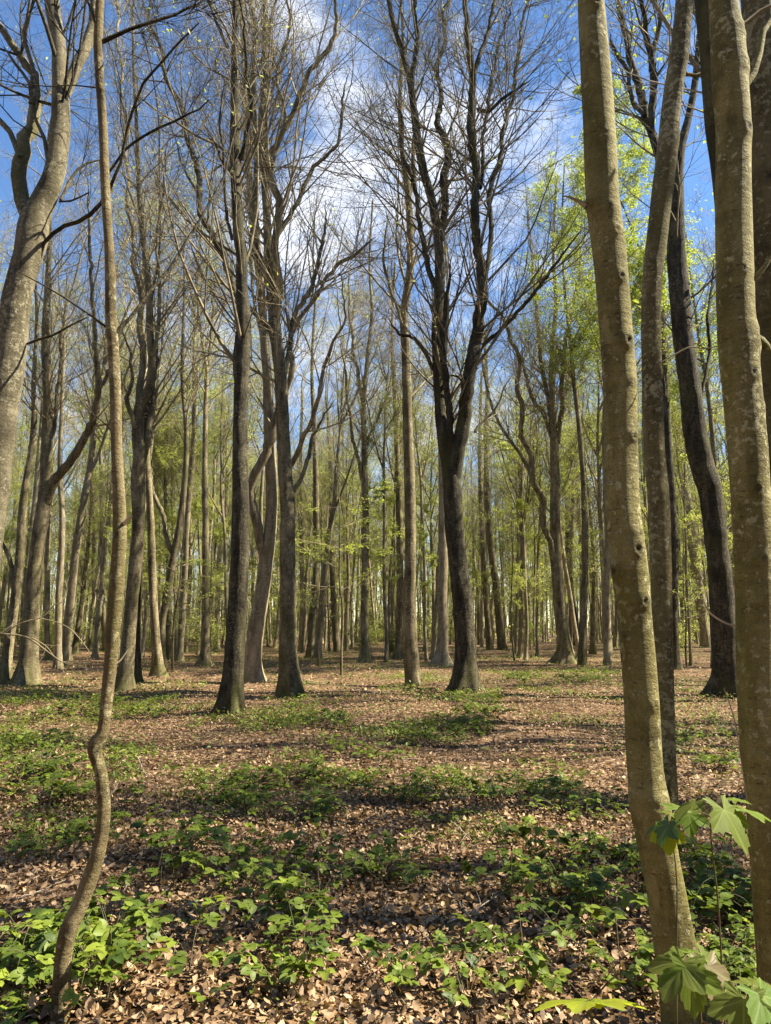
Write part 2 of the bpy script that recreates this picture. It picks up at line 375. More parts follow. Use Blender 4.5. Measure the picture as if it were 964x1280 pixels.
def lobes(base, flare, seed, rough=.05, n=None):
    r_ = np.random.default_rng(seed); ph = r_.uniform(0, 6.3, 12); n = n or int(r_.integers(4, 8))
    def f(P, a, t, u, v):
        h = (P[..., 2] - base[2])[..., None]; A = a[None, None, :]
        m = 1 + rough * (np.sin(2 * A + h * 1.3 + ph[0]) + .7 * np.sin(3 * A - h * 2.7 + ph[1]) + .5 * np.sin(5 * A + h * 6.1 + ph[2]) + .4 * np.sin(h * 9 + ph[3]) + .4 * np.sin(h * 17 + 2 * A + ph[6]))
        if flare:
            e = np.exp(-np.maximum(h, -.1) / .32)
            lo = .5 + .5 * np.cos(n * A + ph[4] + .8 * np.sin(A + ph[7])) * (1 + .4 * np.sin(A + ph[8])) + .35 * np.cos(2 * A + ph[5])
            m = m + flare * e * np.maximum(lo, .1)
            m = m + .07 * flare * np.exp(-np.maximum(h, 0) / 1.1) * np.cos(n * A + ph[4])
        return m
    return f

def hero(name, label, trunk, limbs=(), Y=None, mtl='mid', top=21.0, hmin=5.0, dens=1.0, leaves=0, leafmat_='fresh', leafsz=.07,
         flare=.8, sides=14, step=.12, group=None, cat='tree', twig='twig', twl=1.0, knots=(), rough=.035, dead=(), lean=0.0, fine_to=4.7):
    """trunk: pixel path from the foot upward. Foot lies on the ground at depth Y."""
    seed = abs(hash(label)) if False else sum(ord(c) * (i + 1) for i, c in enumerate(label))
    rg = np.random.default_rng(seed)
    if Y is None: Y = Yof(trunk[0][1])
    T, TR = path(trunk, Y, lean)
    gz = zt(T[0, 0], T[0, 1])
    foot = np.array([T[0, 0], T[0, 1], gz])
    T[0, 2] = gz - .12; BASES.append((foot[0], foot[1], TR[0] * (1 + .6 * flare)))
    # the part of the stem above the frame
    if top and T[-1, 2] < top:
        d = norm(T[-1] - T[-3]); d[2] = max(d[2], .6); p = T[-1].copy(); r = TR[-1]; ext = []; er = []
        nst = 6; st = (top - p[2]) / nst
        for i in range(nst):
            d = norm(d + rg.normal(size=3) * .12 + [0, 0, .12]); p = p + d * st / max(d[2], .5); ext.append(p.copy()); er.append(r * (1 - (i + 1) / nst * .93))
        T = np.r_[T, ext]; TR = np.r_[TR, er]
    rt = root(name, foot, label, cat, group)
    P, RR = resample(T, TR, step=step)
    if fine_to and step < .05:
        up_ = np.where(P[:, 2] > fine_to)[0]
        kp = np.r_[np.where(P[:, 2] <= fine_to)[0], up_[::8], [len(P) - 1]]; kp = np.unique(kp); P = P[kp]; RR = RR[kp]
    tb = Tubes(); tb.add(P, RR, sides, lobes(foot, flare, seed, rough))
    bumps = []
    for (kx, ky, sg, amp, dk) in knots:
        # find the stem ring nearest in the picture, and the point of its surface seen there
        c, mpp = P3(kx, ky, Y); j = np.argmin(np.abs(P[:, 2] - c[2])); cc = P[j]; r = RR[j]
        c, mpp = P3(kx, ky, cc[1]); s = np.clip((c[0] - cc[0]) / r, -.97, .97)
        dv = np.array([s, -math.sqrt(1 - s * s), 0]); bumps.append((np.array([cc[0], cc[1], c[2]]) + dv * r, dv, sg * 1.25, amp * 1.15, dk))
    new_obj('trunk', tb.mesh('trunk', foot, bumps), M[mtl], rt)
    L0 = [resample(P[P[:, 2] > hmin * .7] if (P[:, 2] > hmin * .7).sum() > 3 else P[-4:], RR[P[:, 2] > hmin * .7] if (P[:, 2] > hmin * .7).sum() > 3 else RR[-4:], n=24)]
    for lp in limbs:
        k = rg.uniform(-.35, .35); ext_up = False
        if isinstance(lp, tuple): k, lp = lp
        # root the limb in its parent, at the depth of the stem there
        y0 = Y
        c, _ = P3(lp[0][0], lp[0][1], Y); j = np.argmin(np.linalg.norm(P[:, [0, 2]] - c[[0, 2]], axis=1)); y0 = P[j, 1]
        Q, QR = path(lp, y0, k)
        if lp[-1][1] <= 12 and Y > 5:      # leaves the frame: goes on upward
            d = norm(Q[-1] - Q[-2]); p = Q[-1]; r = QR[-1]; e = []; er = []
            for i in range(4):
                d = norm(d + rg.normal(size=3) * .15 + [0, 0, .1]); p = p + d * 1.1; e.append(p); er.append(r * (1 - (i + 1) * .22))
            Q = np.r_[Q, e]; QR = np.r_[QR, er]
        QR[-1] = min(QR[-1], .006)
        q, qr = resample(Q, QR, step=max(step, .15))
        # small crooks
        s_ = np.linspace(0, 1, len(q)); L = np.linalg.norm(Q[-1] - Q[0])
        q = q + (np.sin(s_ * L * 3 + rg.uniform(0, 6))[:, None] * rg.normal(size=3) * .02 * min(L, 2) + np.sin(s_ * L * 8 + rg.uniform(0, 6))[:, None] * rg.normal(size=3) * .008 + rg.normal(size=q.shape) * min(.014, .12 * qr[0] + .004)) * np.minimum(1, s_ * 6)[:, None]
        tb = Tubes(); tb.add(q, qr, 8, lobes(foot, 0, seed + 1, .05)); new_obj('limb', tb.mesh('limb', foot), M[mtl] if qr[0] > .02 else M[twig], rt)
        L0.append(resample(q, qr, n=24))
    for (dp, k) in dead:
        Q, QR = path(dp, Y, k); q, qr = resample(Q, QR, n=16)
        tb = Tubes(); tb.add(q, qr, 6); new_obj('dead_twig', tb.mesh('dead_twig', foot), M['deadtwig'], rt)
    if dens > 0:
        tk_ = max(.85, min(1.4, Y / 16)); n3 = 3 if Y < 24 else 2
        PP = np.stack([a for a, _ in L0]); RP = np.stack([b for _, b in L0])
        ln = np.linalg.norm(np.diff(PP, axis=1), axis=2).sum(1)
        per = np.maximum(3, (ln * 2.0 * dens)).astype(int)
        A, AR = kids(PP, RP, per, .12, .99, lambda pl, t: twl * (0.9 + 2.5 * (1 - .5 * t)) * np.minimum(1, .35 + pl / 8), (25, 60), 8, .09, .10, .42, .005 * tk_, rg, hmin=hmin)
        B_, BR = kids(A, AR, 6, .12, .98, lambda pl, t: pl * (.62 - .25 * t), (22, 55), 5, .05, .13, .6, .003 * tk_, rg)
        C_, CR = kids(B_, BR, 6, .1, 1, lambda pl, t: pl * .5 + .15, (22, 58), n3, .03, .15, .7, .002 * tk_, rg)
        tb = Tubes(); tb.add(A, AR, 4); tb.add(B_, BR, 3); tb.add(C_, CR, 3)
        if len(A):
            new_obj('crown', tb.mesh('crown', foot), M[twig], rt, 'stuff')
        if leaves and len(C_):
            ii = rg.integers(0, len(C_), leaves); f = rg.random(leaves)[:, None]
            pos = C_[ii, 0] * (1 - f) + C_[ii, -1] * f + rg.normal(size=(leaves, 3)) * .03
            V, Tt, rn = leaf_cards(pos, leafsz, rg)
            new_obj('leaves', np_mesh('leaves', V - foot, [Tt], False, {'rnd': rn}), M[leafmat_], rt, 'stuff')
    return rt, foot, P, RR

# -- A: big smooth tree at the upper left, its foot outside the picture
YA = 7.0
hero('beech_tree', 'big smooth grey beech leaning in at the top left, forked above the middle', 
     [(-62, pyof(YA), 45.0), (-45, 900, 42.3), (-30, 780, 40.5), (-14, 640, 37.8), (-6, 600, 36.9), (2, 520, 36.0), (14, 440, 36.0), (20, 380, 35.1), (33, 330, 34.2), (40, 300, 37.8), (44, 275, 36.0),
      (56, 250, 28.8), (66, 225, 25.2), (72, 195, 24.3), (76, 150, 22.5), (75, 100, 18.0), (73, 50, 16.2), (66, 10, 17.1), (64, -40, 13.5)],
     [(.1, [(42, 282, 23.4), (30, 258, 19.8), (26, 232, 18.9), (30, 200, 18.0), (39, 165, 16.2), (43, 125, 13.5), (37, 88, 10.8), (22, 62, 9.0), (0, 32, 8.0), (-20, 5, 6.0)]),
      (-.1, [(40, 130, 8.0), (43, 95, 6.0), (36, 60, 5.0), (30, 36, 5.0), (37, 5, 3.0)]),
      (.2, [(25, 198, 8.0), (14, 172, 7.0), (2, 152, 7.0), (-12, 138, 6.0)]),
      (.15, [(80, 118, 15.3), (94, 88, 13.5), (106, 52, 12.6), (116, 12, 10.8), (124, -30, 9.0)]),
      (.0, [(60, 198, 6.4), (52, 165, 4.8), (42, 145, 4.0), (36, 110, 4.0), (18, 80, 3.2), (5, 60, 2.4)]),
      (-.35, [(50, 322, 4.8), (60, 302, 4.8), (82, 286, 4.8), (108, 266, 4.8), (126, 238, 4.4), (140, 205, 4.0), (156, 165, 4.0), (182, 120, 3.6), (202, 92, 3.2), (226, 60, 2.8), (246, 28, 2.4)]),
      (-.3, [(127, 236, 3.2), (150, 196, 3.2), (180, 170, 3.2), (225, 146, 2.8), (262, 126, 2.4)]),
      (.4, [(76, 250, 4.0), (90, 220, 3.2), (105, 209, 3.2), (126, 203, 2.4)]),
      (-.25, [(74, 252, 2.4), (92, 250, 2.4), (112, 240, 1.6)]),
      (-.2, [(34, 430, 3.2), (60, 422, 2.8), (88, 408, 2.4), (110, 397, 1.6)])],
     Y=YA, twig='dark', mtl='grey', hmin=6.2, dens=.9, top=17, sides=24, step=.07, knots=[(16, 540, .10, .02, .5), (30, 345, .14, .03, .6), (60, 238, .1, .02, .6)], leaves=0, twl=.7)
# -- B: thin crooked sapling in front
YB = 3.15
hero('crooked_sapling', 'thin crooked sapling in front at the left with a sharp kink low on its stem',
     [(74, pyof(YB), 22.1), (77, 1240, 20.2), (80, 1190, 19.3), (86, 1163, 21.2), (100, 1130, 20.2), (115, 1090, 19.3), (126, 1050, 16.6), (130, 1010, 15.6), (127, 972, 14.7), (123, 955, 14.7), (118, 938, 16.6), (122, 926, 18.4), (129, 914, 14.7),
      (134, 870, 14.7), (139, 820, 15.6), (143, 770, 17.5), (147, 720, 17.5), (150, 670, 16.6), (149, 620, 14.7), (146, 560, 13.3), (144.5, 500, 14), (142, 440, 13.3), (139, 400, 13.8), (137, 320, 12.0), (132, 240, 11.5), (129, 160, 11.0), (125, 100, 11.0), (123, 50, 11.5), (125, 0, 10.1), (126, -60, 8.3)],
     [(.25, [(145, 416, 6.5), (153, 402, 5.0), (168, 385, 4.7), (190, 358, 4.3), (215, 326, 4.0), (245, 290, 3.6), (262, 262, 3.2), (280, 225, 3.0), (290, 185, 2.6), (320, 112, 1.9), (352, 84, 1.2)]),
      (-.1, [(137, 412, 3.6), (128, 402, 2.7), (108, 392, 2.3), (80, 370, 2.2), (48, 352, 1.9), (25, 340, 1.4)]),
      (.15, [(128, 52, 5.8), (138, 49, 4.7), (162, 43, 4.3), (190, 35, 4.0), (215, 24, 3.6), (242, 6, 2.9)]),
      (.1, [(123, 40, 4.3), (115, 20, 3.2), (104, -10, 2.5)]),
      (-.2, [(145, 545, 2.2), (130, 528, 1.3), (118, 515, 1.2), (108, 500, 0.9)]),
      (-.2, [(124, 110, 2.2), (90, 110, 1.7), (40, 107, 1.4), (-6, 97, 1.2)])],
     Y=YB, twig='dark', mtl='sap', top=5.6, hmin=4.6, dens=.25, sides=20, step=.02, flare=.2, twl=.35, leaves=10, leafsz=.03,
     knots=[(122, 940, .02, .012, .4), (150, 668, .02, .008, .7), (128, 205, .012, .005, .8), (135, 290, .012, .005, .6), (88, 1160, .03, .008, .4), (140, 800, .02, .006, .4), (146, 730, .015, .006, .6), (124, 108, .014, .005, .8), (144, 345, .014, .006, .6), (124, 1070, .02, .008, .6), (131, 985, .018, .008, .7), (79, 1215, .018, .006, .6)],
     dead=[([(138, 835, 3), (150, 826, 2), (160, 812, 1.2)], .2), ([(128, 1000, 2.5), (141, 990, 1.6), (148, 978, 1)], .1), ([(144, 765, 3), (132, 752, 2), (120, 748, 1.1)], -.2), ([(146, 662, 6), (154, 656, 5), (160, 649, 4.5), (165, 644, 3)], -.3)], rough=.03)
# -- V: right foreground stem
YV = 3.15
hero('smooth_stem_tree', 'smooth olive stem in front at the right with knots up its whole height',
     [(878, pyof(YV), 84), (863, 1280, 64), (852, 1225, 55), (841.5, 1170, 49), (832, 1110, 47), (820, 1050, 48), (812, 1005, 50), (808, 975, 45), (805, 940, 43.5), (801, 860, 43), (794, 780, 42), (789, 730, 44), (786, 705, 45), (781, 660, 43), (778, 620, 41), (776.5, 560, 40), (775, 480, 41), (769, 400, 39.5), (763, 325, 40), (756, 270, 41), (753, 240, 40), (749, 160, 38.5), (744, 80, 36), (739, 5, 32), (735, -80, 30)],
     [(.3, [(734, 258, 9), (724, 250, 4), (715, 247, 3), (705, 243, 1.5)])],
     Y=YV, mtl='smooth', top=9, hmin=6.2, dens=.6, sides=64, step=.010, flare=.25, twl=.6, rough=.012,
     knots=[(771, 353, .022, .012, 1), (780, 432, .03, .016, 1), (787, 549, .02, .012, .7), (790, 688, .028, .014, .9), (794, 670, .022, .012, .3), (766, 714, .028, .012, .9), (799, 752, .024, .014, .8), (742, 14, .022, .01, .9), (734, 258, .022, .016, .6), (757, 268, .02, .005, .8), (766, 296, .02, .008, .4), (787, 482, .02, .008, .1), (812, 1003, .03, .006, .3), (752, 178, .02, .005, .3), (778, 795, .02, .004, .6), (812, 880, .02, .008, .2)])
# -- W
YW = 5.4
hero('lichen_stem_tree', 'slim stem mottled with pale lichen just behind the smooth knotted stem',
     [(834, pyof(YW), 30), (834, 1000, 26), (832, 940, 25), (830, 860, 24), (828, 780, 25), (826, 700, 26), (823, 620, 27), (818, 560, 26), (815.5, 480, 24.5), (814, 400, 23.5), (816, 340, 24), (821, 300, 24.5), (828, 240, 25), (836, 170, 24), (841, 120, 23), (848, 75, 23), (853, 30, 22), (857, -30, 20)],
     [(-.3, [(841, 92, 6), (838, 70, 2.5), (837, 40, 1.6), (836, 10, 1.2)]), (.3, [(850, 85, 8), (862, 95, 5), (880, 92, 4)])],
     Y=YW, mtl='lichen', top=10, hmin=7.2, dens=.8, sides=28, step=.03, flare=.25, twl=.5, rough=.02, leaves=60, leafmat_='yellow', leafsz=.06,
     knots=[(853, 84, .04, .02, .7), (842, 125, .03, .01, .6), (822, 620, .04, .012, .3), (846, 173, .03, .015, .8), (812, 335, .03, .01, .5)])
# -- Z2 and Z: two stems behind the right edge tree
hero('shaded_stem_tree', 'dark stem slanting out from behind the right edge trunk near the top',
     [(962, pyof(4.3), 34), (948, 800, 30), (935, 600, 28), (920, 400, 27), (906, 240, 26), (896, 160, 26), (889, 80, 25), (881, 0, 24), (872, -80, 22)],
     Y=4.3, mtl='dark', top=9, hmin=6.8, dens=.5, sides=20, step=.05, flare=.2, twl=.4, rough=.02)
hero('mottled_stem_tree', 'thick mottled grey stem at the right edge behind the big trunk',
     [(992, pyof(4.6), 54.6), (980, 800, 51.0), (972, 640, 49.3), (967, 400, 47.5), (961, 300, 45.8), (957, 200, 44.0), (955, 100, 44.0), (950, 0, 42.2), (946, -80, 38.7)],
     Y=4.6, mtl='lichen', top=10, hmin=7, dens=.6, sides=28, step=.03, flare=.2, twl=.4, rough=.02, knots=[(952, 232, .05, .01, 1)])
# -- Y: right edge tree
YY = 3.0
hero('edge_stem_tree', 'thick smooth olive trunk filling the right edge with a stubby side knot',
     [(988, pyof(YY), 60), (982, 1280, 56), (976, 1200, 54), (968, 1100, 52), (961, 1010, 51), (953, 940, 50), (948, 860, 49), (946, 780, 48.5), (944, 700, 48), (938, 620, 46.5), (934, 560, 47), (928, 490, 46), (922, 430, 46), (920, 400, 45), (918, 320, 44), (917, 240, 41.5), (917, 160, 41), (913, 110, 42), (910, 60, 40), (904, 0, 34), (898, -80, 32)],
     [(.2, [(922, 118, 12), (930, 104, 9), (938, 88, 8.5), (950, 58, 8), (964, 32, 7.5), (985, -5, 7)]),
      (-.1, [(922, 376, 12), (929, 368, 7), (938, 352, 6.5), (950, 336, 6.5), (975, 312, 6)]),
      (.1, [(912, 38, 7), (930, 26, 5), (950, 14, 5), (970, 2, 4)]),
      (-.3, [(944, 424, 17), (953, 425, 12), (960, 430, 9), (963, 434, 3)])],
     Y=YY, mtl='smooth', top=8.5, hmin=6.0, dens=.5, sides=64, step=.010, flare=.25, twl=.6, rough=.012,
     knots=[(945, 425, .05, .02, .3), (928, 170, .03, .01, 1), (920, 345, .02, .006, .3), (932, 472, .025, .008, .8), (936, 615, .025, .006, .8), (928, 90, .03, .012, .2), (925, 44, .03, .01, .3), (901, 455, .03, .01, .3), (951, 513, .02, .006, .1), (943, 700, .02, .005, .7)],
     dead=[([(921, 783, 2.2), (908, 779, 2.4), (895, 772, 2.6), (885, 763, 2.2), (880, 752, 1.2)], .0),
           ([(925, 452, 1.5), (900, 434, 1.5), (880, 436, 1.6), (862, 434, 2), (840, 445, 1.6), (828, 452, 1)], .35),
           ([(936, 1010, 1.3), (928, 960, 1.6), (918, 900, 1.6), (905, 860, 1.2)], .1)])
# -- J
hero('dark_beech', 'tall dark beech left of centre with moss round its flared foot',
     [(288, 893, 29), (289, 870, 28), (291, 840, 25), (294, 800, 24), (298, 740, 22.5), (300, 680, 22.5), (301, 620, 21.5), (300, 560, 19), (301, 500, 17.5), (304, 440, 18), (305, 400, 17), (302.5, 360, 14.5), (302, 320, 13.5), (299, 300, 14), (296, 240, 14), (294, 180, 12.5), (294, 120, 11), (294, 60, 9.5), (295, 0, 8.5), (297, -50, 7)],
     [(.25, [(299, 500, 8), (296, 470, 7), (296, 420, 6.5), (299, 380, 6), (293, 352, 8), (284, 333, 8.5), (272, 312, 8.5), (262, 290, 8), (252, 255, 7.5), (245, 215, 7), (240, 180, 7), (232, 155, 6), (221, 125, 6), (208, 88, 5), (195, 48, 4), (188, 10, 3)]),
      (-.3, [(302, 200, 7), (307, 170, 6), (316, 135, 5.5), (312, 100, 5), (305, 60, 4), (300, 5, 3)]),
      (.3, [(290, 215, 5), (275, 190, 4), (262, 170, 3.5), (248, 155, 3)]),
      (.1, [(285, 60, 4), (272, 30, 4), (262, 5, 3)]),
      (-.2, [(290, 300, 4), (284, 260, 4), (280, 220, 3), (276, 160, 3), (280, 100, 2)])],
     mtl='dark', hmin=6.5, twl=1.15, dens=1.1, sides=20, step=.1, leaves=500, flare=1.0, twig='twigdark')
# -- K
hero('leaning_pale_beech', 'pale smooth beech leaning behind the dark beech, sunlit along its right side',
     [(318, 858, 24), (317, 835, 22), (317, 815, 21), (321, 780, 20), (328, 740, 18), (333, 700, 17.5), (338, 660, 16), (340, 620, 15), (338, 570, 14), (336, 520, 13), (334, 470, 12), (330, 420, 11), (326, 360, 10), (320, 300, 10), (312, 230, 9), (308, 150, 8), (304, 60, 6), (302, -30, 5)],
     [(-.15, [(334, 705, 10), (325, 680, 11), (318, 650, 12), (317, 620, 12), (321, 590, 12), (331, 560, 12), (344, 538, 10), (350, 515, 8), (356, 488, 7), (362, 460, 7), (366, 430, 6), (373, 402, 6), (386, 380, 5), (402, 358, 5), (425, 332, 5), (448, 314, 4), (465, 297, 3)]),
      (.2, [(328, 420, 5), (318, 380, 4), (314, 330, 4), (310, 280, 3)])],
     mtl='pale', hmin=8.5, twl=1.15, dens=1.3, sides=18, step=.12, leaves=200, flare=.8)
# -- L
hero('twisting_beech', 'beech with streaked brown trunk breaking into many rising limbs, right of the dark beech',
     [(363, 873, 27), (362, 850, 26), (361, 830, 24), (360, 800, 22), (360, 740, 20), (359.5, 680, 19), (360, 640, 18.5), (357, 600, 17.5), (355, 560, 17), (352, 500, 16.5), (350, 460, 16), (345, 420, 15), (341, 380, 13.5), (338, 345, 13), (335, 300, 11), (333, 260, 10), (331, 220, 10), (328, 170, 9.5), (330, 120, 9), (331, 60, 7.5), (332, 0, 7), (333, -50, 6)],
     [(.2, [(338, 350, 12), (326, 330, 12), (317, 302, 12), (319, 260, 10), (322, 220, 9), (320, 180, 8), (317, 130, 7), (318, 90, 6), (320, 50, 5), (316, 0, 4)]),
      (-.2, [(345, 400, 12), (348, 350, 10), (346, 300, 9.5), (346, 260, 10), (340, 225, 8), (341, 190, 8), (350, 172, 7), (362, 145, 7), (378, 115, 6.5), (394, 84, 6), (408, 62, 6), (418, 34, 5), (421, 0, 4)]),
      (.3, [(353, 480, 7), (361, 440, 7), (367, 400, 6), (384, 368, 6), (396, 336, 5), (404, 300, 4), (408, 250, 3)]),
      (-.3, [(360, 590, 7), (374, 562, 6), (390, 520, 5.5), (401, 480, 5), (408, 455, 5), (418, 425, 4), (430, 398, 3), (428, 330, 2.5)]),
      (.15, [(346, 295, 7), (362, 270, 6), (376, 245, 6), (390, 212, 5), (408, 195, 4), (424, 178, 4), (427, 130, 3), (438, 85, 2)]),
      (-.1, [(349, 460, 5), (340, 430, 5), (332, 408, 7), (322, 396, 7), (312, 386, 5)]),
      (.2, [(362, 630, 6), (372, 600, 5), (385, 570, 5), (395, 545, 4), (405, 520, 3), (416, 500, 2)]),
      (-.2, [(333, 240, 6), (345, 200, 5), (352, 150, 4.5), (350, 100, 4), (356, 50, 3), (360, 0, 3)]),
      (.2, [(318, 120, 5), (308, 80, 4), (312, 40, 3), (306, 0, 3)]),
      (-.15, [(332, 110, 5), (342, 70, 4.5), (338, 30, 4), (345, -5, 3)])],
     mtl='mid', hmin=6.2, twl=1.2, dens=1.15, sides=20, step=.1, leaves=650, flare=.6)
# -- R
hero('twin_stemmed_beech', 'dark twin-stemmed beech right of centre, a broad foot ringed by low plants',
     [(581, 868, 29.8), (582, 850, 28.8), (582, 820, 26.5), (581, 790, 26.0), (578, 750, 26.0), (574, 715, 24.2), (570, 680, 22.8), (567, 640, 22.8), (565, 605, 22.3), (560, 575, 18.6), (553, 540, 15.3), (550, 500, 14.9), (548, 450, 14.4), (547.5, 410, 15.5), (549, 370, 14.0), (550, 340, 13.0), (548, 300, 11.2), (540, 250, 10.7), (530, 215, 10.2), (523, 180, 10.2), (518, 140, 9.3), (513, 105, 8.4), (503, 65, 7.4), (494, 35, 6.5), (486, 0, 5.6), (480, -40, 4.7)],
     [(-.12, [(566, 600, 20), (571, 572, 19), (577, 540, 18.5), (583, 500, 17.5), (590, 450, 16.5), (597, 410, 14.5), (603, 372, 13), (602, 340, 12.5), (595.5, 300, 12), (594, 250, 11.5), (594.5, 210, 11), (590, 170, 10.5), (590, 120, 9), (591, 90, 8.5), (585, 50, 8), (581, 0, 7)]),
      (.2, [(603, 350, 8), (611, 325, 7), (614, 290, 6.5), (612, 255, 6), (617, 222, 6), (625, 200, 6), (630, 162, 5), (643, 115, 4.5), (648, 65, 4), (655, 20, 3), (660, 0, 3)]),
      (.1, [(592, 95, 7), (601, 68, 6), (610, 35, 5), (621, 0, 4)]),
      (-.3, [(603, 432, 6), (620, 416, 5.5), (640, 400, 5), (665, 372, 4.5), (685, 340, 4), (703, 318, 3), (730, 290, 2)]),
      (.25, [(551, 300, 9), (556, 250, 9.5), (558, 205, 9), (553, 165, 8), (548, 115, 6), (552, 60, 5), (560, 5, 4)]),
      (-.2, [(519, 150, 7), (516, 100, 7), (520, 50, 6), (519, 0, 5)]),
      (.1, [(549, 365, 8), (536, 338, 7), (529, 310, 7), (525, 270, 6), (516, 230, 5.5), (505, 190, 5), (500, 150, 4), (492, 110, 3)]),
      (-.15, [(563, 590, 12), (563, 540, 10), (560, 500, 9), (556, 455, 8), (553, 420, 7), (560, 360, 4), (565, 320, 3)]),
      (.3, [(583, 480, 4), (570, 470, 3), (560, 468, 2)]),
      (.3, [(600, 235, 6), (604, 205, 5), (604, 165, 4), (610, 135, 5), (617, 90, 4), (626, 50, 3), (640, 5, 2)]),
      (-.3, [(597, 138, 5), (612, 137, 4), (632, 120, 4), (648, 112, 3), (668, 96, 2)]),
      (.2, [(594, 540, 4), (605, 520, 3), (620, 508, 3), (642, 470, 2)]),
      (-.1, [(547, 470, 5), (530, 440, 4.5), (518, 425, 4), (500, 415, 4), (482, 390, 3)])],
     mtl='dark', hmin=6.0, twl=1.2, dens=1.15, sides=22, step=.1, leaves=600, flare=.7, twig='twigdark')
# -- X
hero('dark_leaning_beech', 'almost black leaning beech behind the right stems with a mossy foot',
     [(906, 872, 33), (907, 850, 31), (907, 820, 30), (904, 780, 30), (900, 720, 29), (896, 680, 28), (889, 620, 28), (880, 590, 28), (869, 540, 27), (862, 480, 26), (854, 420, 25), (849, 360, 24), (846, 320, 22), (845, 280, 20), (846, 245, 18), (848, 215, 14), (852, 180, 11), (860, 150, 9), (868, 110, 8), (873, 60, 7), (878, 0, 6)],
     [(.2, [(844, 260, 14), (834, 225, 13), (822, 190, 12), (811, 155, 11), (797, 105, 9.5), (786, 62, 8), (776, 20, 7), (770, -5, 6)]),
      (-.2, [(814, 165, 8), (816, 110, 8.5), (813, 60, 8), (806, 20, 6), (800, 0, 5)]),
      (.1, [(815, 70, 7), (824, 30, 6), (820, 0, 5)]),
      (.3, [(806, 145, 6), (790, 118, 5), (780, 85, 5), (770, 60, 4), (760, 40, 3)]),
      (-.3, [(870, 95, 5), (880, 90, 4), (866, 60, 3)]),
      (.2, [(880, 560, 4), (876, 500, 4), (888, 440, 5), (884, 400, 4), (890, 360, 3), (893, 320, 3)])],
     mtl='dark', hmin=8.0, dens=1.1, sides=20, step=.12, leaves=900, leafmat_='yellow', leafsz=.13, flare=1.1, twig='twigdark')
# -- C .. and the rest of the middle distance, each traced
hero('forked_beech', 'pale forked beech directly behind the crooked sapling',
     [(156, 866, 20), (158, 840, 18), (161, 800, 17), (165, 750, 16), (170, 700, 16), (173, 650, 15), (172, 600, 16), (174, 570, 16), (172, 540, 15), (175, 510, 14), (186, 485, 10), (190, 455, 9), (188, 420, 9), (187, 380, 8.5), (183, 330, 8), (178, 290, 7), (174, 240, 6), (172, 180, 5), (168, 100, 4), (166, 20, 3)],
     [(.2, [(173, 515, 10), (176, 470, 8.5), (178, 430, 8), (176, 390, 7), (172, 350, 6), (165, 300, 5), (160, 230, 4.5), (155, 150, 4), (150, 70, 3), (146, 0, 3)]),
      (-.2, [(171, 560, 8), (164, 520, 6), (162, 498, 6), (166, 470, 4), (160, 440, 3), (150, 400, 3)]),
      (.2, [(175, 585, 11), (182, 560, 10), (185, 530, 10), (190, 508, 9), (193, 480, 6), (196, 440, 4), (193, 380, 3)]),
      (-.1, [(190, 450, 5), (198, 410, 5), (200, 360, 4), (196, 300, 3), (204, 240, 3), (212, 150, 2)])],
     mtl='mid', hmin=7.5, dens=1.0, sides=14, step=.15, leaves=200, flare=.9)
hero('dark_slim_beech', 'dark slim trunk tucked behind the forked beech',
     [(169, 858, 14), (170, 830, 12), (171, 760, 11), (174, 700, 10), (177, 640, 9), (180, 560, 7), (186, 480, 5), (190, 380, 3)], mtl='dark', hmin=8, dens=.8, leaves=200)
hero('brown_slim_beech', 'slim brown trunk a step right of the forked beech with a root at its left',
     [(198, 850, 15), (197, 830, 13), (195, 800, 11.5), (192, 750, 10), (190, 700, 9.5), (188, 640, 9), (183, 560, 8), (180, 500, 7), (178, 420, 5), (180, 330, 4)],
     mtl='mid', hmin=9, dens=.9, leaves=500, flare=.7)
hero('v_forked_beech', 'thin trunk bent into a V between the slim trunks on the left',
     [(203, 836, 9), (203, 780, 8), (209, 745, 10), (216, 700, 9), (225, 655, 8.5), (231, 600, 7), (233, 540, 6), (228, 470, 5), (230, 380, 3)],
     [(.1, [(217, 697, 7), (209, 670, 6), (202, 645, 5.5), (195, 622, 5), (186, 580, 4), (190, 500, 3)])], mtl='mid', hmin=9, dens=.9, leaves=1600, leafmat_='fresh')
hero('wide_forked_beech', 'stout beech at the left splitting into a steep fork with a long slanting limb',
     [(34, 857, 26), (36, 835, 23), (38, 800, 20), (42, 740, 18.5), (46, 690, 17.5), (52, 650, 17), (57, 615, 15.5), (58, 580, 14), (59, 540, 13), (60, 500, 12), (58, 450, 11), (57, 410, 9), (60, 350, 7), (62, 280, 6), (60, 200, 4)],
     [(-.2, [(58, 628, 14), (68, 600, 12.5), (84, 580, 11.5), (102, 556, 10.5), (114, 532, 9.5), (120, 505, 8), (123, 475, 8), (120, 440, 6), (116, 380, 5), (112, 300, 4), (110, 220, 3)]),
      (.2, [(121, 492, 6), (134, 466, 5), (150, 440, 4), (165, 400, 3)]),
      (.1, [(60, 560, 6), (70, 520, 5), (74, 470, 4.5), (78, 420, 4), (84, 360, 3)])],
     mtl='mid', hmin=7, dens=1.1, sides=16, step=.15, leaves=300, flare=1.1)
hero('edge_beech', 'curving trunk at the far left edge beside the stout forked beech',
     [(5, 856, 16), (8, 830, 13), (13, 790, 12), (20, 740, 10.5), (25, 690, 10), (28, 640, 10), (33, 600, 9), (40, 560, 8), (43, 520, 7), (42, 480, 5.5), (46, 400, 4), (44, 320, 3)],
     [(-.1, [(18, 740, 6), (13, 715, 6), (11, 700, 6), (6, 684, 6), (-3, 670, 5), (-14, 640, 4)])], mtl='mid', hmin=8, dens=.9, leaves=300)
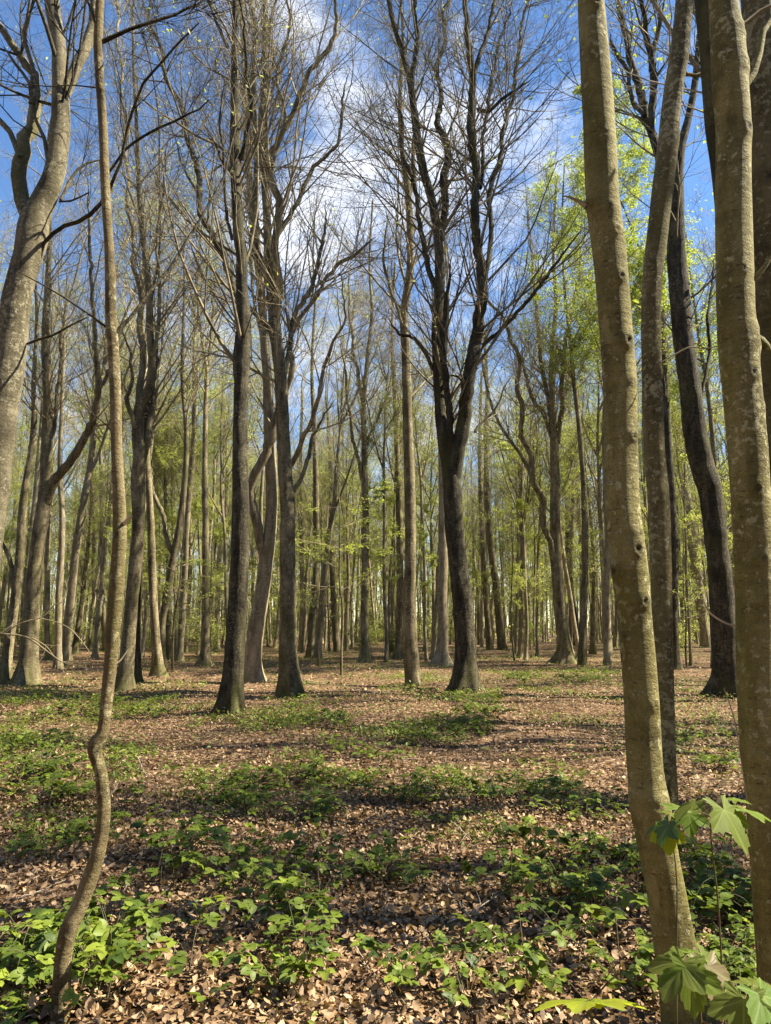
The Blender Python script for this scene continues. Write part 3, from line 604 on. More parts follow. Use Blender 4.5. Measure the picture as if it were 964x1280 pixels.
hero('pale_slim_beech', 'pale slim trunk right of the stout forked beech, lit down its right side',
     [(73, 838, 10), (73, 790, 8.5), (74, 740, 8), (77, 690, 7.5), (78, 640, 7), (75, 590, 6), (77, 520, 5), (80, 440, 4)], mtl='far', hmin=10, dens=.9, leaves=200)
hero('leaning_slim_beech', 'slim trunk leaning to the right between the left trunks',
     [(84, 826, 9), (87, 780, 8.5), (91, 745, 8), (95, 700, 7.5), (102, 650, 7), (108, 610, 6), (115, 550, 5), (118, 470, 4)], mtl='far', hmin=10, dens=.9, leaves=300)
hero('straight_beech', 'straight mid-distance trunk in fresh leaf left of the dark beech',
     [(255, 835, 14), (257, 810, 11), (257, 790, 10), (257, 740, 9.5), (257, 690, 8.5), (257, 640, 8), (256, 590, 7), (257, 520, 6), (258, 460, 5), (252, 420, 4), (247, 370, 3), (250, 300, 2)],
     [(.1, [(258, 470, 4), (263, 430, 4), (266, 385, 3), (262, 320, 2)])], mtl='mid', hmin=11, dens=1.0, leaves=2200)
hero('second_straight_beech', 'thinner straight trunk between the leafy trunk and the dark beech',
     [(271, 812, 7), (272, 750, 6.5), (274, 700, 6), (280, 655, 6), (284, 600, 5), (280, 500, 4)], mtl='far', hmin=11, dens=.9, leaves=800)
hero('slim_dark_beech', 'slim dark trunk right of the streaked beech beside the bright leaf sprays',
     [(389, 820, 12), (390, 780, 9.5), (393, 740, 8.5), (396, 700, 8), (395, 640, 8), (395, 600, 7), (393, 540, 6), (390, 460, 4), (394, 380, 3)], mtl='mid', hmin=11, dens=1.0, leaves=500)
hero('bent_slim_beech', 'thin bent trunk between the slim dark trunk and the straight centre trunk',
     [(422, 812, 9), (419, 780, 7.5), (416, 730, 7), (414, 670, 6.5), (414, 600, 5.5), (410, 520, 4)], mtl='mid', hmin=11, dens=1, leaves=400)
hero('centre_beech', 'straight trunk standing alone at the end of the clearing in the centre',
     [(457, 828, 16), (457, 808, 11), (456, 790, 10), (456, 740, 9.5), (457, 690, 9), (457, 640, 8.5), (456, 590, 8), (455, 540, 7), (454, 505, 6.5), (457, 470, 5), (460, 440, 4.5), (465, 390, 4), (462, 330, 3), (466, 250, 2)],
     [(.2, [(454, 508, 5), (449, 475, 5), (444, 450, 4.5), (440, 415, 4), (436, 370, 3), (440, 300, 2)]),
      (-.2, [(453, 600, 5), (447, 572, 4.5), (440, 540, 4), (435, 500, 3.5), (431, 460, 3), (425, 420, 2)]),
      (.2, [(457, 560, 4), (466, 535, 3), (476, 515, 3), (490, 480, 2)])], mtl='mid', hmin=9.5, dens=1.1, leaves=250)
hero('knotted_tall_beech', 'tall trunk in the centre with a knot low down, left of the twin-stemmed beech',
     [(517, 858, 19), (515, 830, 18), (513, 800, 17), (512, 740, 15.5), (513, 700, 14.5), (513, 640, 14), (512, 600, 13), (510, 540, 12.5), (508.5, 480, 12), (507, 430, 11), (505, 400, 10), (508, 370, 10), (513, 335, 9.5), (513, 300, 9), (511, 250, 8.5), (508, 220, 8), (502, 180, 6), (500, 120, 5), (504, 50, 4), (500, -10, 3)],
     [(.2, [(510, 250, 6), (518, 210, 5), (516, 160, 4), (522, 100, 3)]), (-.2, [(508, 420, 5), (498, 390, 4), (488, 360, 4), (480, 320, 3), (484, 260, 2)])],
     mtl='mid', hmin=8.5, twl=1.2, dens=1.2, leaves=350, sides=16, step=.15, flare=.35, knots=[(512, 716, .12, .05, .9), (514, 640, .08, .03, .5)])
hero('companion_beech', 'mossy brown trunk close behind the left of the knotted trunk',
     [(500, 822, 14), (499, 800, 10), (500, 760, 9.5), (500, 700, 9), (499, 640, 8.5), (497, 580, 7), (494, 500, 6), (490, 420, 4), (494, 330, 3)], mtl='mid', hmin=10, dens=.9, leaves=300)
hero('smooth_cone_beech', 'pale brown trunk with a cone-shaped foot seen left of the twin-stemmed beech',
     [(553, 833, 22), (553, 812, 15), (554, 790, 13.5), (553, 750, 12.5), (554, 700, 11.5), (553, 650, 10), (553, 600, 9), (552, 540, 8), (555, 460, 6), (560, 380, 4), (556, 300, 3)], mtl='pale', hmin=9, dens=.9, leaves=200)
hero('right_forked_beech', 'brown forked beech on the right with a moss-topped root and a long left limb',
     [(706, 829, 23), (706, 812, 19), (704, 795, 16.5), (700, 760, 15.5), (697, 720, 14.5), (694.5, 680, 13), (694, 640, 13), (694, 600, 11.5), (693, 560, 11), (692, 530, 9), (690, 490, 7), (690, 440, 6), (695, 380, 5), (692, 310, 4), (696, 220, 3)],
     [(-.2, [(694, 712, 8), (684, 665, 7.5), (676, 625, 8), (668, 592, 7.5), (656, 552, 6.5), (650, 505, 6), (648, 455, 5.5), (640, 420, 5), (622, 392, 4), (608, 360, 3), (606, 300, 2)]),
      (.2, [(668, 598, 6), (650, 567, 5), (632, 542, 4), (615, 508, 3.5), (606, 470, 3), (600, 430, 2)]),
      (.1, [(692, 545, 7), (686, 500, 6), (677, 455, 5.5), (672, 400, 5), (667, 345, 4), (660, 260, 3)]),
      (-.2, [(697, 555, 7), (702, 505, 6), (704, 455, 5.5), (711, 405, 5), (721, 362, 4), (728, 300, 3)]),
      (.2, [(690, 545, 6), (680, 520, 5), (665, 495, 5), (655, 460, 4), (652, 420, 3)])],
     mtl='mid', hmin=8.5, dens=1.2, leaves=500, sides=16, step=.18, flare=.9)
for lb, tk, mt, lv in [
    ('short dark trunk tucked behind the right forked beech', [(723, 808, 10), (719, 780, 9.5), (714, 745, 8.5), (711, 700, 8), (710, 640, 7), (706, 560, 5), (708, 450, 3)], 'dark', 400),
    ('slim straight trunk nearest the left side of the smooth knotted stem', [(745, 802, 8), (741, 760, 7.5), (736, 700, 7), (730, 640, 6.5), (726, 570, 5), (722, 480, 4)], 'mid', 800),
    ('left one of two slim trunks between the twin-stemmed and the right forked beech', [(613, 811, 9), (609, 770, 7.5), (605, 700, 7), (602, 640, 6.5), (600, 560, 5), (602, 470, 3)], 'mid', 500),
    ('right and thicker one of two slim trunks between the twin-stemmed and the right forked beech', [(628, 812, 12), (625, 780, 10.5), (620, 730, 9.5), (614, 685, 8.5), (610, 640, 8), (608, 560, 6.5), (609, 480, 5), (604, 400, 3)], 'mid', 500),
    ('upright trunk behind the lichen stem, its root curving out to the right', [(842, 838, 18), (842, 810, 14), (841, 750, 13), (842, 690, 12), (838, 600, 10), (832, 500, 8), (828, 400, 5)], 'dark', 500),
    ('pale trunk leaning between the lichen stem and the black leaning beech', [(884, 812, 13), (881, 790, 12.5), (875, 750, 12), (869, 700, 12), (861, 640, 11.5), (855, 600, 10), (848, 545, 8), (838, 490, 6), (832, 430, 5), (830, 350, 3)], 'pale', 500),
    ('small dark trunk low between the lichen stem and the black leaning beech', [(857, 800, 15), (857, 770, 11), (857, 730, 10), (855, 680, 8.5), (857, 620, 7), (852, 540, 5)], 'dark', 600),
    ('thin trunk just left of the centre trunk at the clearing', [(434, 806, 7), (433, 760, 5.5), (431, 700, 5), (430, 620, 4), (428, 520, 3)], 'far', 300),
    ('thin pale trunk in the gap right of the dark beech pair', [(376, 812, 7), (378, 760, 6), (377, 700, 5.5), (375, 600, 5), (378, 500, 3)], 'far', 300),
]:
    hero('slim_beech', lb, tk, mtl=mt, hmin=9.5, dens=.9, leaves=lv, flare=.5, sides=12, step=.2)

# ------------------------------------------------------------------ woodland trees that repeat
def tree_variant(i, h, r0, fork, leaves, leafk, moss):
    rg = np.random.default_rng(100 + i)
    n = 12; z = np.linspace(-.15, h * .95, n); lean = rg.normal(size=2) * .03
    x = lean[0] * z + .12 * np.sin(z * .35 + rg.uniform(0, 6)) + np.cumsum(rg.normal(size=n) * .05); y = lean[1] * z + np.cumsum(rg.normal(size=n) * .06)
    x -= x[0]; y -= y[0]
    T = np.c_[x, y, z]; rr = r0 * (1 - .35 * z / h) * np.where(z > fork, np.maximum(.12, .72 * (1 - (z - fork) / (h - fork))), 1)
    P, RR = resample(T, rr, step=.45)
    tb = Tubes(); tb.add(P, RR, 10, lobes((0, 0, 0), .8, i, .05))
    L0 = [resample(P[P[:, 2] > fork * .8], RR[P[:, 2] > fork * .8], n=20)]
    # large rising limbs
    base = resample(P[(P[:, 2] > fork * .75) & (P[:, 2] < h * .75)], RR[(P[:, 2] > fork * .75) & (P[:, 2] < h * .75)], n=20)
    A, AR = kids(base[0][None], base[1][None], 6, 0, 1, lambda pl, t: h * (.42 - .2 * t), (18, 38), 12, .09, .04, .62, .01, rg)
    AR = np.maximum(AR, (r0 * .42 * np.linspace(1, .12, 12))[None])
    tb.add(A, AR, 6)
    trunk = tb.mesh('trunk')
    PP = np.concatenate([L0[0][0][None], np.stack([resample(a, b, n=20)[0] for a, b in zip(A, AR)])]); RP = np.concatenate([L0[0][1][None], np.stack([resample(a, b, n=20)[1] for a, b in zip(A, AR)])])
    thin = leaves < 300
    B1, R1 = kids(PP, RP, 6 if thin else 12, .1, 1, lambda pl, t: 1.0 + .22 * pl * (1 - .5 * t), (25, 60), 7, .08, .10, .45, .0055, rg)
    low, lr = kids(resample(P[P[:, 2] > 2], RR[P[:, 2] > 2], n=20)[0][None], resample(P[P[:, 2] > 2], RR[P[:, 2] > 2], n=20)[1][None], 9, 0, .6, lambda pl, t: 1.6 + 0 * t, (50, 85), 7, .03, .12, .2, .008, rg)
    B1 = np.concatenate([B1, low]); R1 = np.concatenate([R1, lr])
    B2, R2 = kids(B1, R1, 6, .12, 1, lambda pl, t: pl * (.55 - .2 * t), (25, 60), 4, .05, .14, .6, .0042, rg)
    B3, R3 = kids(B2, R2, 4, .1, 1, lambda pl, t: pl * .45 + .15, (25, 60), 3, .03, .17, .7, .003 if thin else .0052, rg)
    tc_ = Tubes(); tc_.add(B1, R1, 4); tc_.add(B2, R2, 3); tc_.add(B3, R3, 3)
    crown = tc_.mesh('crown')
    # leaves gather on part of the twigs
    c = B3[:, 1]; w = np.exp(-((c[:, 2] - h * leafk[0]) / (h * leafk[1])) ** 2) * (.3 + np.sin(c[:, 0] * 1.3 + i) * np.sin(c[:, 1] * 1.1 + i * 2) ** 2 + .5 * (c[:, 2] < h * .45)); w = np.maximum(w, 1e-4); w /= w.sum()
    ii = rg.choice(len(B3), leaves, p=w); f = rg.random(leaves)[:, None]
    pos = B3[ii, 1] * (1 - f) + B3[ii, 2] * f + rg.normal(size=(leaves, 3)) * .06
    V, Tt, rn = leaf_cards(pos, .068, rg, up=.5)
    lv = np_mesh('leaves', V, [Tt], False, {'rnd': rn})
    return trunk, crown, lv
def tree_variant_light(i, h, r0, fork): return tree_variant(i, h, r0, fork, 250, (.5, .3), 0)  # sparse crowns for the unseen trees, thinned to pass more sun
VAR = [tree_variant(0, 21, .13, 8, 9000, (.45, .2), 0), tree_variant(1, 20, .10, 11, 15000, (.4, .22), 0), tree_variant(2, 22, .16, 7, 7000, (.5, .3), 0),
       tree_variant(3, 19, .09, 9, 19000, (.4, .25), 0), tree_variant(4, 22, .14, 12, 6000, (.6, .3), 0), tree_variant(5, 18, .075, 7, 21000, (.5, .3), 0), tree_variant(6, 23, .15, 10, 9000, (.35, .2), 0)]
VAR += [tree_variant_light(7, 20, .16, 10), tree_variant_light(8, 19, .13, 9)]
for t_, c_, l_ in VAR:
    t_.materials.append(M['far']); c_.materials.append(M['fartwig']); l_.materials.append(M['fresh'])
def plant_tree(v, x, y, s, rz, label, group, name='woodland_beech', tilt=(0, 0)):
    rt = root(name, (x, y, zt(x, y)), label, 'tree', group); rt.rotation_euler = (tilt[0], tilt[1], rz); rt.scale = (s, s, s)
    for nm, me, kd in (('trunk', VAR[v][0], None), ('crown', VAR[v][1], 'stuff'), ('leaves', VAR[v][2], 'stuff')):
        new_obj(nm, me, None, rt, kd)
    return rt
placed = []
def far_spots():
    rg = random.Random(3); out = []
    tries = 0
    out += [(-.075 * 52, 52), (-.03 * 58, 58), (.005 * 54, 54), (-.055 * 64, 64), (-.012 * 70, 70), (-.085 * 72, 72), (-.04 * 78, 78), (.01 * 82, 82), (-.065 * 86, 86), (-.02 * 92, 92), (-.05 * 98, 98), (-.0 * 100, 100), (-.035 * 106, 106)]
    while len(out) < 300 and tries < 60000:
        tries += 1
        Y = 29 + 85 * rg.random() ** .85
        X = rg.uniform(-.60, .60) * Y
        if Y < 34 and -.25 < X / Y < .28: continue
        if Y < 50 and -.09 < X / Y < .0: continue
        md = 1.7 + .012 * Y
        if any((X - a) ** 2 + (Y - b) ** 2 < md * md for a, b in out): continue
        out.append((X, Y))
    return out
rgv = random.Random(8)
ORD = 'first second third fourth fifth sixth seventh eighth ninth tenth eleventh twelfth thirteenth fourteenth fifteenth sixteenth seventeenth eighteenth nineteenth twentieth twenty-first twenty-second twenty-third twenty-fourth twenty-fifth twenty-sixth twenty-seventh twenty-eighth twenty-ninth thirtieth thirty-first thirty-second thirty-third thirty-fourth thirty-fifth'.split()
REFS = [(-40, 'the left edge of the picture'), (38, 'the stout forked beech'), (141, 'the crooked sapling'), (197, 'the brown slim beech'), (257, 'the leafy straight trunk'), (296, 'the tall dark beech'), (360, 'the streaked beech'), (457, 'the lone centre trunk'), (513, 'the knotted trunk'), (581, 'the twin-stemmed beech'), (703, 'the brown forked beech'), (795, 'the smooth knotted stem'), (904, 'the black leaning beech')]
TREE_COUNT = {}
for X, Y in sorted(far_spots(), key=lambda q: q[0] / q[1]):
    px = 482 + F * X / (Y * 1.0); ref = [r for r in REFS if r[0] <= px][-1:] or [REFS[0]]; ref = ref[0][1]
    depth = 'in the middle distance' if Y < 50 else ('in the distant wood' if Y < 80 else 'at the far back')
    n_ = TREE_COUNT.get((ref, depth), 0); TREE_COUNT[(ref, depth)] = n_ + 1
    v = rgv.choices(range(7), weights=[3, 3, 2, 3, 3, 2.5, 2])[0]
    plant_tree(v, X, Y, rgv.uniform(.82, 1.12), rgv.uniform(0, 6.28), f'{ORD[min(n_, 34)]} slender beech right of {ref}, {depth}', f'beeches {depth}', tilt=(rgv.gauss(0, .03), rgv.gauss(0, .03)))
# the wood goes on outside the picture on both sides and behind the viewer
k = 0
for (x, y) in [(8.2, 7.6), (11.5, 4.6), (12.6, 11.5), (11.6, 16.6), (16.5, 13.5), (7.2, 5.9), (10.5, 7.6), (14, 9.6), (14.2, 20.5), (20, 10), (9.8, 13.2), (21, 6), (27, 14), (19, 24), (25, 22), (31, 28), (14, -1), (7.2, 10.6), (-8, 9), (-12, 15), (-15, 7), (-18, 20), (-9, 0), (-16, 27), (6, -6), (-3, -7)]:
    plant_tree(7 + k % 2, x, y, .9 + .05 * (k % 4), k * 1.3, 'unseen beech added outside the view beside the clearing', 'beeches outside the view'); k += 1  # unseen trees added to shade the floor, crowns kept sparse for the sun

# bright leafy tree behind the right stems: small-leaved, in full pale green leaf
def leafy_tree(name, label, px, Y, h, cr, cz, n, mtl, lsz=.07, mt='mid'):
    rg = np.random.default_rng(int(px)); p, _ = P3(px, 700, Y); x = p[0]; g = zt(x, Y); foot = np.array([x, Y, g])
    rt = root(name, foot, label, 'tree')
    z = np.linspace(-.15, h, 12); T = np.c_[.25 * np.sin(z * .3 + px), np.cumsum(rg.normal(size=12) * .07), z]; T[:, :2] -= T[0, :2]
    P_, R_ = resample(T, .17 * (1 - .85 * z / h), step=.4)
    tb = Tubes(); tb.add(P_, R_, 10, lobes((0, 0, 0), .6, 3, .05)); new_obj('trunk', tb.mesh('trunk'), M[mt], rt)
    up = P_[:, 2] > cz[0]
    q, qr = resample(P_[up], R_[up], n=24)
    A, AR = kids(q[None], qr[None], 60, 0, 1, lambda pl, t: cr * (1.1 - .6 * t), (40, 75), 9, .07, .1, .45, .01, rg)
    B, BR = kids(A, AR, 8, .15, 1, lambda pl, t: pl * (.5 - .2 * t), (25, 65), 5, .02, .18, .6, .006, rg, droop=.1)
    C, CR = kids(B, BR, 5, .1, 1, lambda pl, t: pl * .4 + .15, (25, 65), 3, -.03, .2, .7, .004, rg)
    tb = Tubes(); tb.add(A, AR, 5); tb.add(B, BR, 3); tb.add(C, CR, 3); new_obj('crown', tb.mesh('crown'), M['twig'], rt, 'stuff')
    c = C[:, 1]; w = .15 + (np.sin(c[:, 0] * 1.2) * np.sin(c[:, 2] * 1.0) + np.sin(c[:, 1] * .9 + c[:, 2] * .6)).clip(-.1, 2); w /= w.sum()
    ii = rg.choice(len(C), n, p=w); f = rg.random(n)[:, None]
    pos = C[ii, 1] * (1 - f) + C[ii, 2] * f + rg.normal(size=(n, 3)) * .07
    V, Tt, rn = leaf_cards(pos, lsz, rg, up=.4); new_obj('leaves', np_mesh('leaves', V, [Tt], False, {'rnd': rn}), M[mtl], rt, 'stuff')
leafy_tree('leafy_tree', 'tall tree in full yellow-green leaf high up directly behind the smooth knotted stem', 792, 27, 22.5, 3.4, (10, 22), 44000, 'yellow', .078)
leafy_tree('leafy_tree', 'tall yellow-green leafy tree showing left of the smooth knotted stem near the top', 722, 31, 22.5, 3.2, (11, 22), 34000, 'yellow', .078)
leafy_tree('leafy_tree', 'leafy tree between the lichen stem and the thick trunk at the right edge', 885, 29, 18, 2.8, (4, 16), 12000, 'yellow', .085)
leafy_tree('leafy_tree', 'young tree in fresh leaf behind the slim trunks left of the dark beech', 215, 38, 14, 3.0, (3, 13), 14000, 'fresh', .11)
leafy_tree('leafy_tree', 'young leafy tree at the left between the sapling and the forked beeches', 100, 44, 13, 3.0, (3, 12), 9000, 'fresh', .08)
leafy_tree('leafy_tree', 'young leafy tree behind the right forked beech', 735, 42, 13, 3.0, (3, 12), 10000, 'fresh', .08)
leafy_tree('leafy_tree', 'young leafy tree far behind the gap right of the twin-stemmed beech', 655, 60, 14, 4.0, (3, 13), 9000, 'fresh', .10)

# low spreading young beeches with flat sprays of new leaves
def spray_tree(label, px, Y, zs, reach, n, trunk_h=7, name='understorey_sapling'):
    rg = np.random.default_rng(int(px * 7)); p, _ = P3(px, 700, Y); x = p[0]; foot = np.array([x, Y, zt(x, Y)])
    rt = root(name, foot, label, 'sapling')
    z = np.linspace(-.1, trunk_h, 8); T = np.c_[np.cumsum(rg.normal(size=8) * .06), np.cumsum(rg.normal(size=8) * .06), z]; T[:, :2] -= T[0, :2]
    P_, R_ = resample(T, .045 * (1 - .8 * z / trunk_h), n=24); tb = Tubes(); tb.add(P_, R_, 8); new_obj('trunk', tb.mesh('trunk'), M['mid'], rt)
    sel = (P_[:, 2] > zs[0]) & (P_[:, 2] < zs[1]); q, qr = resample(P_[sel], R_[sel], n=12)
    A, AR = kids(q[None], qr[None], 16, 0, 1, lambda pl, t: reach + 0 * t, (65, 90), 9, .012, .07, .5, .006, rg)
    B, BR = kids(A, AR, 9, .2, 1, lambda pl, t: pl * (.45 - .25 * t), (30, 60), 4, 0, .1, .6, .004, rg); B[:, :, 2] = B[:, :1, 2] + (B[:, :, 2] - B[:, :1, 2]) * .25
    tb = Tubes(); tb.add(A, AR, 4); tb.add(B, BR, 3); new_obj('crown', tb.mesh('crown'), M['twig'], rt, 'stuff')
    ii = rg.integers(0, len(B), n); k_ = rg.integers(0, 3, n); f = rg.random(n)[:, None]
    pos = B[ii, k_] * (1 - f) + B[ii, k_ + 1] * f + rg.normal(size=(n, 3)) * [.06, .06, .02]
    V, Tt, rn = leaf_cards(pos, .08, rg, up=.75); new_obj('leaves', np_mesh('leaves', V, [Tt], False, {'rnd': rn}), M['yellow'], rt, 'stuff')
spray_tree('young beech holding flat bright green leaf sprays beside the centre trunk', 428, 24, (2.2, 6.0), 2.4, 1900)
spray_tree('young beech with thin bright sprays left of the centre trunk', 400, 30, (1.5, 5.5), 2.2, 1200)
spray_tree('young beech with leaf sprays low between the slim left trunks', 222, 26, (1.2, 4.2), 2.2, 1100)
spray_tree('young beech with leaf sprays between the dark beech and the slim left trunks', 268, 33, (1, 4.2), 2.0, 900)
spray_tree('young beech in leaf behind the twin-stemmed beech to the right', 640, 34, (2.5, 6.5), 2.4, 900)
spray_tree('young beech in leaf far right behind the black leaning beech', 905, 22, (1.5, 6.5), 1.8, 900)
spray_tree('young beech in leaf between the smooth knotted stem and the lichen stem', 850, 30, (1.2, 5.5), 1.8, 900)

# bare dead boughs low at the left
def bare_bough(label, pts_list, Y):
    p0, _ = P3(pts_list[0][0][0][0], pts_list[0][0][0][1], Y); rt = None
    foot = np.array([p0[0], Y, zt(p0[0], Y)])
    rt = root('leafless_sapling', foot, label, 'sapling')
    tb = Tubes(); LL = []
    for pts, k_ in pts_list:
        Q, QR = path(pts, Y, k_); q, qr = resample(Q, QR, n=18); tb.add(q, qr, 5); LL.append((q, qr))
    new_obj('trunk', tb.mesh('trunk', foot), M['twig'], rt)
    rg = np.random.default_rng(4); PP = np.stack([a for a, _ in LL]); RP = np.stack([b for _, b in LL])
    A, AR = kids(PP, RP, 6, .1, 1, lambda pl, t: .25 + .12 * pl, (30, 65), 5, .03, .15, .5, .002, rg); tb = Tubes(); tb.add(A, AR, 3); new_obj('crown', tb.mesh('crown', foot), M['twig'], rt, 'stuff')
bare_bough('thin leafless sapling with pale arching branches at the left edge', [([(-30, 930, 2.5), (-20, 850, 2.5), (-10, 796, 2.5), (10, 793, 2.5), (35, 797, 2.2), (60, 815, 1.9), (78, 828, 1.2)], 0),
    ([(0, 796, 1.9), (20, 782, 1.9), (36, 776, 1.9), (55, 770, 1.9), (68, 756, 1.6), (80, 752, 1.2), (84, 735, 0.93), (80, 725, 0.62)], .1),
    ([(50, 773, 1.6), (72, 778, 1.2), (90, 788, 1.2), (105, 805, 0.93), (112, 815, 0.62)], -.1), ([(40, 797, 1.6), (58, 808, 1.2), (75, 826, 0.99), (110, 828, 0.62)], .1)], 11.5)

# bushes against the horizon
def bush_mesh(i, n, h, w):
    rg = np.random.default_rng(60 + i)
    st = np.zeros((9, 8, 3)); an = rg.uniform(0, 6.28, 9); rr = np.linspace(0, 1, 8)
    for j in range(9):
        st[j, :, 0] = np.cos(an[j]) * rr ** 1.3 * w * rg.uniform(.3, .9); st[j, :, 1] = np.sin(an[j]) * rr ** 1.3 * w * rg.uniform(.3, .9); st[j, :, 2] = rr * h * rg.uniform(.6, 1) - .05
    sr = .018 * (1 - .8 * rr)[None] * np.ones((9, 1))
    A, AR = kids(st, sr, 9, .1, 1, lambda pl, t: .5 + .1 * pl, (30, 75), 5, .03, .15, .6, .004, rg); B, BR = kids(A, AR, 5, .1, 1, lambda pl, t: pl * .5, (30, 60), 3, .0, .2, .7, .003, rg)
    tb = Tubes(); tb.add(st, sr, 5); tb.add(A, AR, 3); tb.add(B, BR, 3)
    ii = rg.integers(0, len(B), n); f = rg.random(n)[:, None]; pos = B[ii, 1] * (1 - f) + B[ii, 2] * f + rg.normal(size=(n, 3)) * .06
    V, T, rn = leaf_cards(pos, .09, rg, up=.4)
    return tb.mesh('stems'), np_mesh('leaves', V, [T], False, {'rnd': rn})
BM = [bush_mesh(0, 2600, 2.6, 1.9), bush_mesh(1, 2200, 1.9, 1.6), bush_mesh(2, 1800, 3.4, 1.6)]
for i, (s_, l_) in enumerate(BM): s_.materials.append(M['twig']); l_.materials.append(M['herb'] if i != 1 else M['fresh'])
rb = random.Random(21); BC = {}
for i in range(54):
    Y = 38 + i * 1.15; a = rb.uniform(-.56, -.22) if i % 3 == 0 else rb.uniform(-.56, .56)
    X = a * Y; v = rb.randrange(3)
    zn = 'left of the dark beech' if a < -.2 else ('in the centre behind the clearing' if a < .12 else 'right of the twin-stemmed beech')
    rt = root('hazel_bush', (X, Y, zt(X, Y)), f'{ORD[min(BC.setdefault(zn, 0), 34)]} nearest low green bush under the far trees {zn}', 'bush', f'bushes under the far trees {zn}'); BC[zn] += 1; rt.rotation_euler = (0, 0, rb.uniform(0, 6)); s_ = rb.uniform(.7, 1.3); rt.scale = (s_, s_, s_)
    new_obj('stems', BM[v][0], None, rt, 'stuff'); new_obj('leaves', BM[v][1], None, rt, 'stuff')

# the wood that closes the view: one mass
def far_wood():
    rg = np.random.default_rng(77); N = 2000
    ang = rg.uniform(-.62, .62, N); D = 64 + 150 * rg.random(N) ** .8; X = np.tan(ang) * D; 
    H = rg.uniform(15, 22, N); r = rg.uniform(.07, .17, N)
    n = 7; t = np.linspace(0, 1, n); P = np.zeros((N, n, 3))
    P[:, :, 0] = X[:, None] + np.cumsum(rg.normal(size=(N, n)) * .25, 1); P[:, :, 1] = D[:, None]; P[:, :, 2] = t[None] * H[:, None] - .3
    RR = r[:, None] * (1 - .8 * t)[None]
    A, AR = kids(P, RR, 6, .35, 1, lambda pl, t: 3.5 * (1.1 - .5 * t), (20, 55), 3, .12, .12, .5, .03, rg)
    B, BR = kids(A, AR, 3, .1, 1, lambda pl, t: pl * .6, (25, 60), 2, .06, .15, .6, .022, rg)
    tb = Tubes(); tb.add(P, RR, 5); tb.add(A, AR, 3); tb.add(B, BR, 3)
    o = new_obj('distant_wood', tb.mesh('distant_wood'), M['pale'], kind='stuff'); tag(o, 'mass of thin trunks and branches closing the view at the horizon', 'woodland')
    n2 = 70000; a2 = rg.uniform(-.64, .64, n2); d2 = 80 + 60 * rg.random(n2); cl = rg.integers(0, 420, n2); cx = rg.normal(size=420) * 0 + rg.uniform(-.6, .6, 420); cdp = rg.uniform(75, 190, 420); ch = rg.uniform(.3, 11, 420)
    pos = np.c_[np.tan(cx[cl]) * cdp[cl] + rg.normal(size=n2) * 2.2, cdp[cl] + rg.normal(size=n2) * 2, np.abs(ch[cl] + rg.normal(size=n2) * 1.6)]
    V, T, rn = leaf_cards(pos, .30, rg, up=.4)
    o = new_obj('distant_foliage', np_mesh('distant_foliage', V, [T], False, {'rnd': rn}), M['fresh'], kind='stuff'); tag(o, 'pale green young leaves filling the lower part of the far wood', 'foliage')
far_wood()
# shrunken copies of the wood, added unseen all round to block low sky light
for nm, lb in (('distant_wood', 'unseen trunks and branches added all round outside the view'), ('distant_foliage', 'unseen young leaves added all round outside the view')):
    src = bpy.data.objects[nm]
    for k, (an, sc_) in enumerate(((66, .45), (128, .40), (180, .34), (232, .40), (294, .45), (95, .26), (155, .24), (205, .24), (265, .26))):
        o = src.copy(); COL.objects.link(o); o.rotation_euler = (0, 0, R(an)); o.scale = (sc_ * 1.0, sc_, .9); tag(o, lb, 'woodland' if k >= 0 and nm == 'distant_wood' else 'foliage', 'wood outside the view')

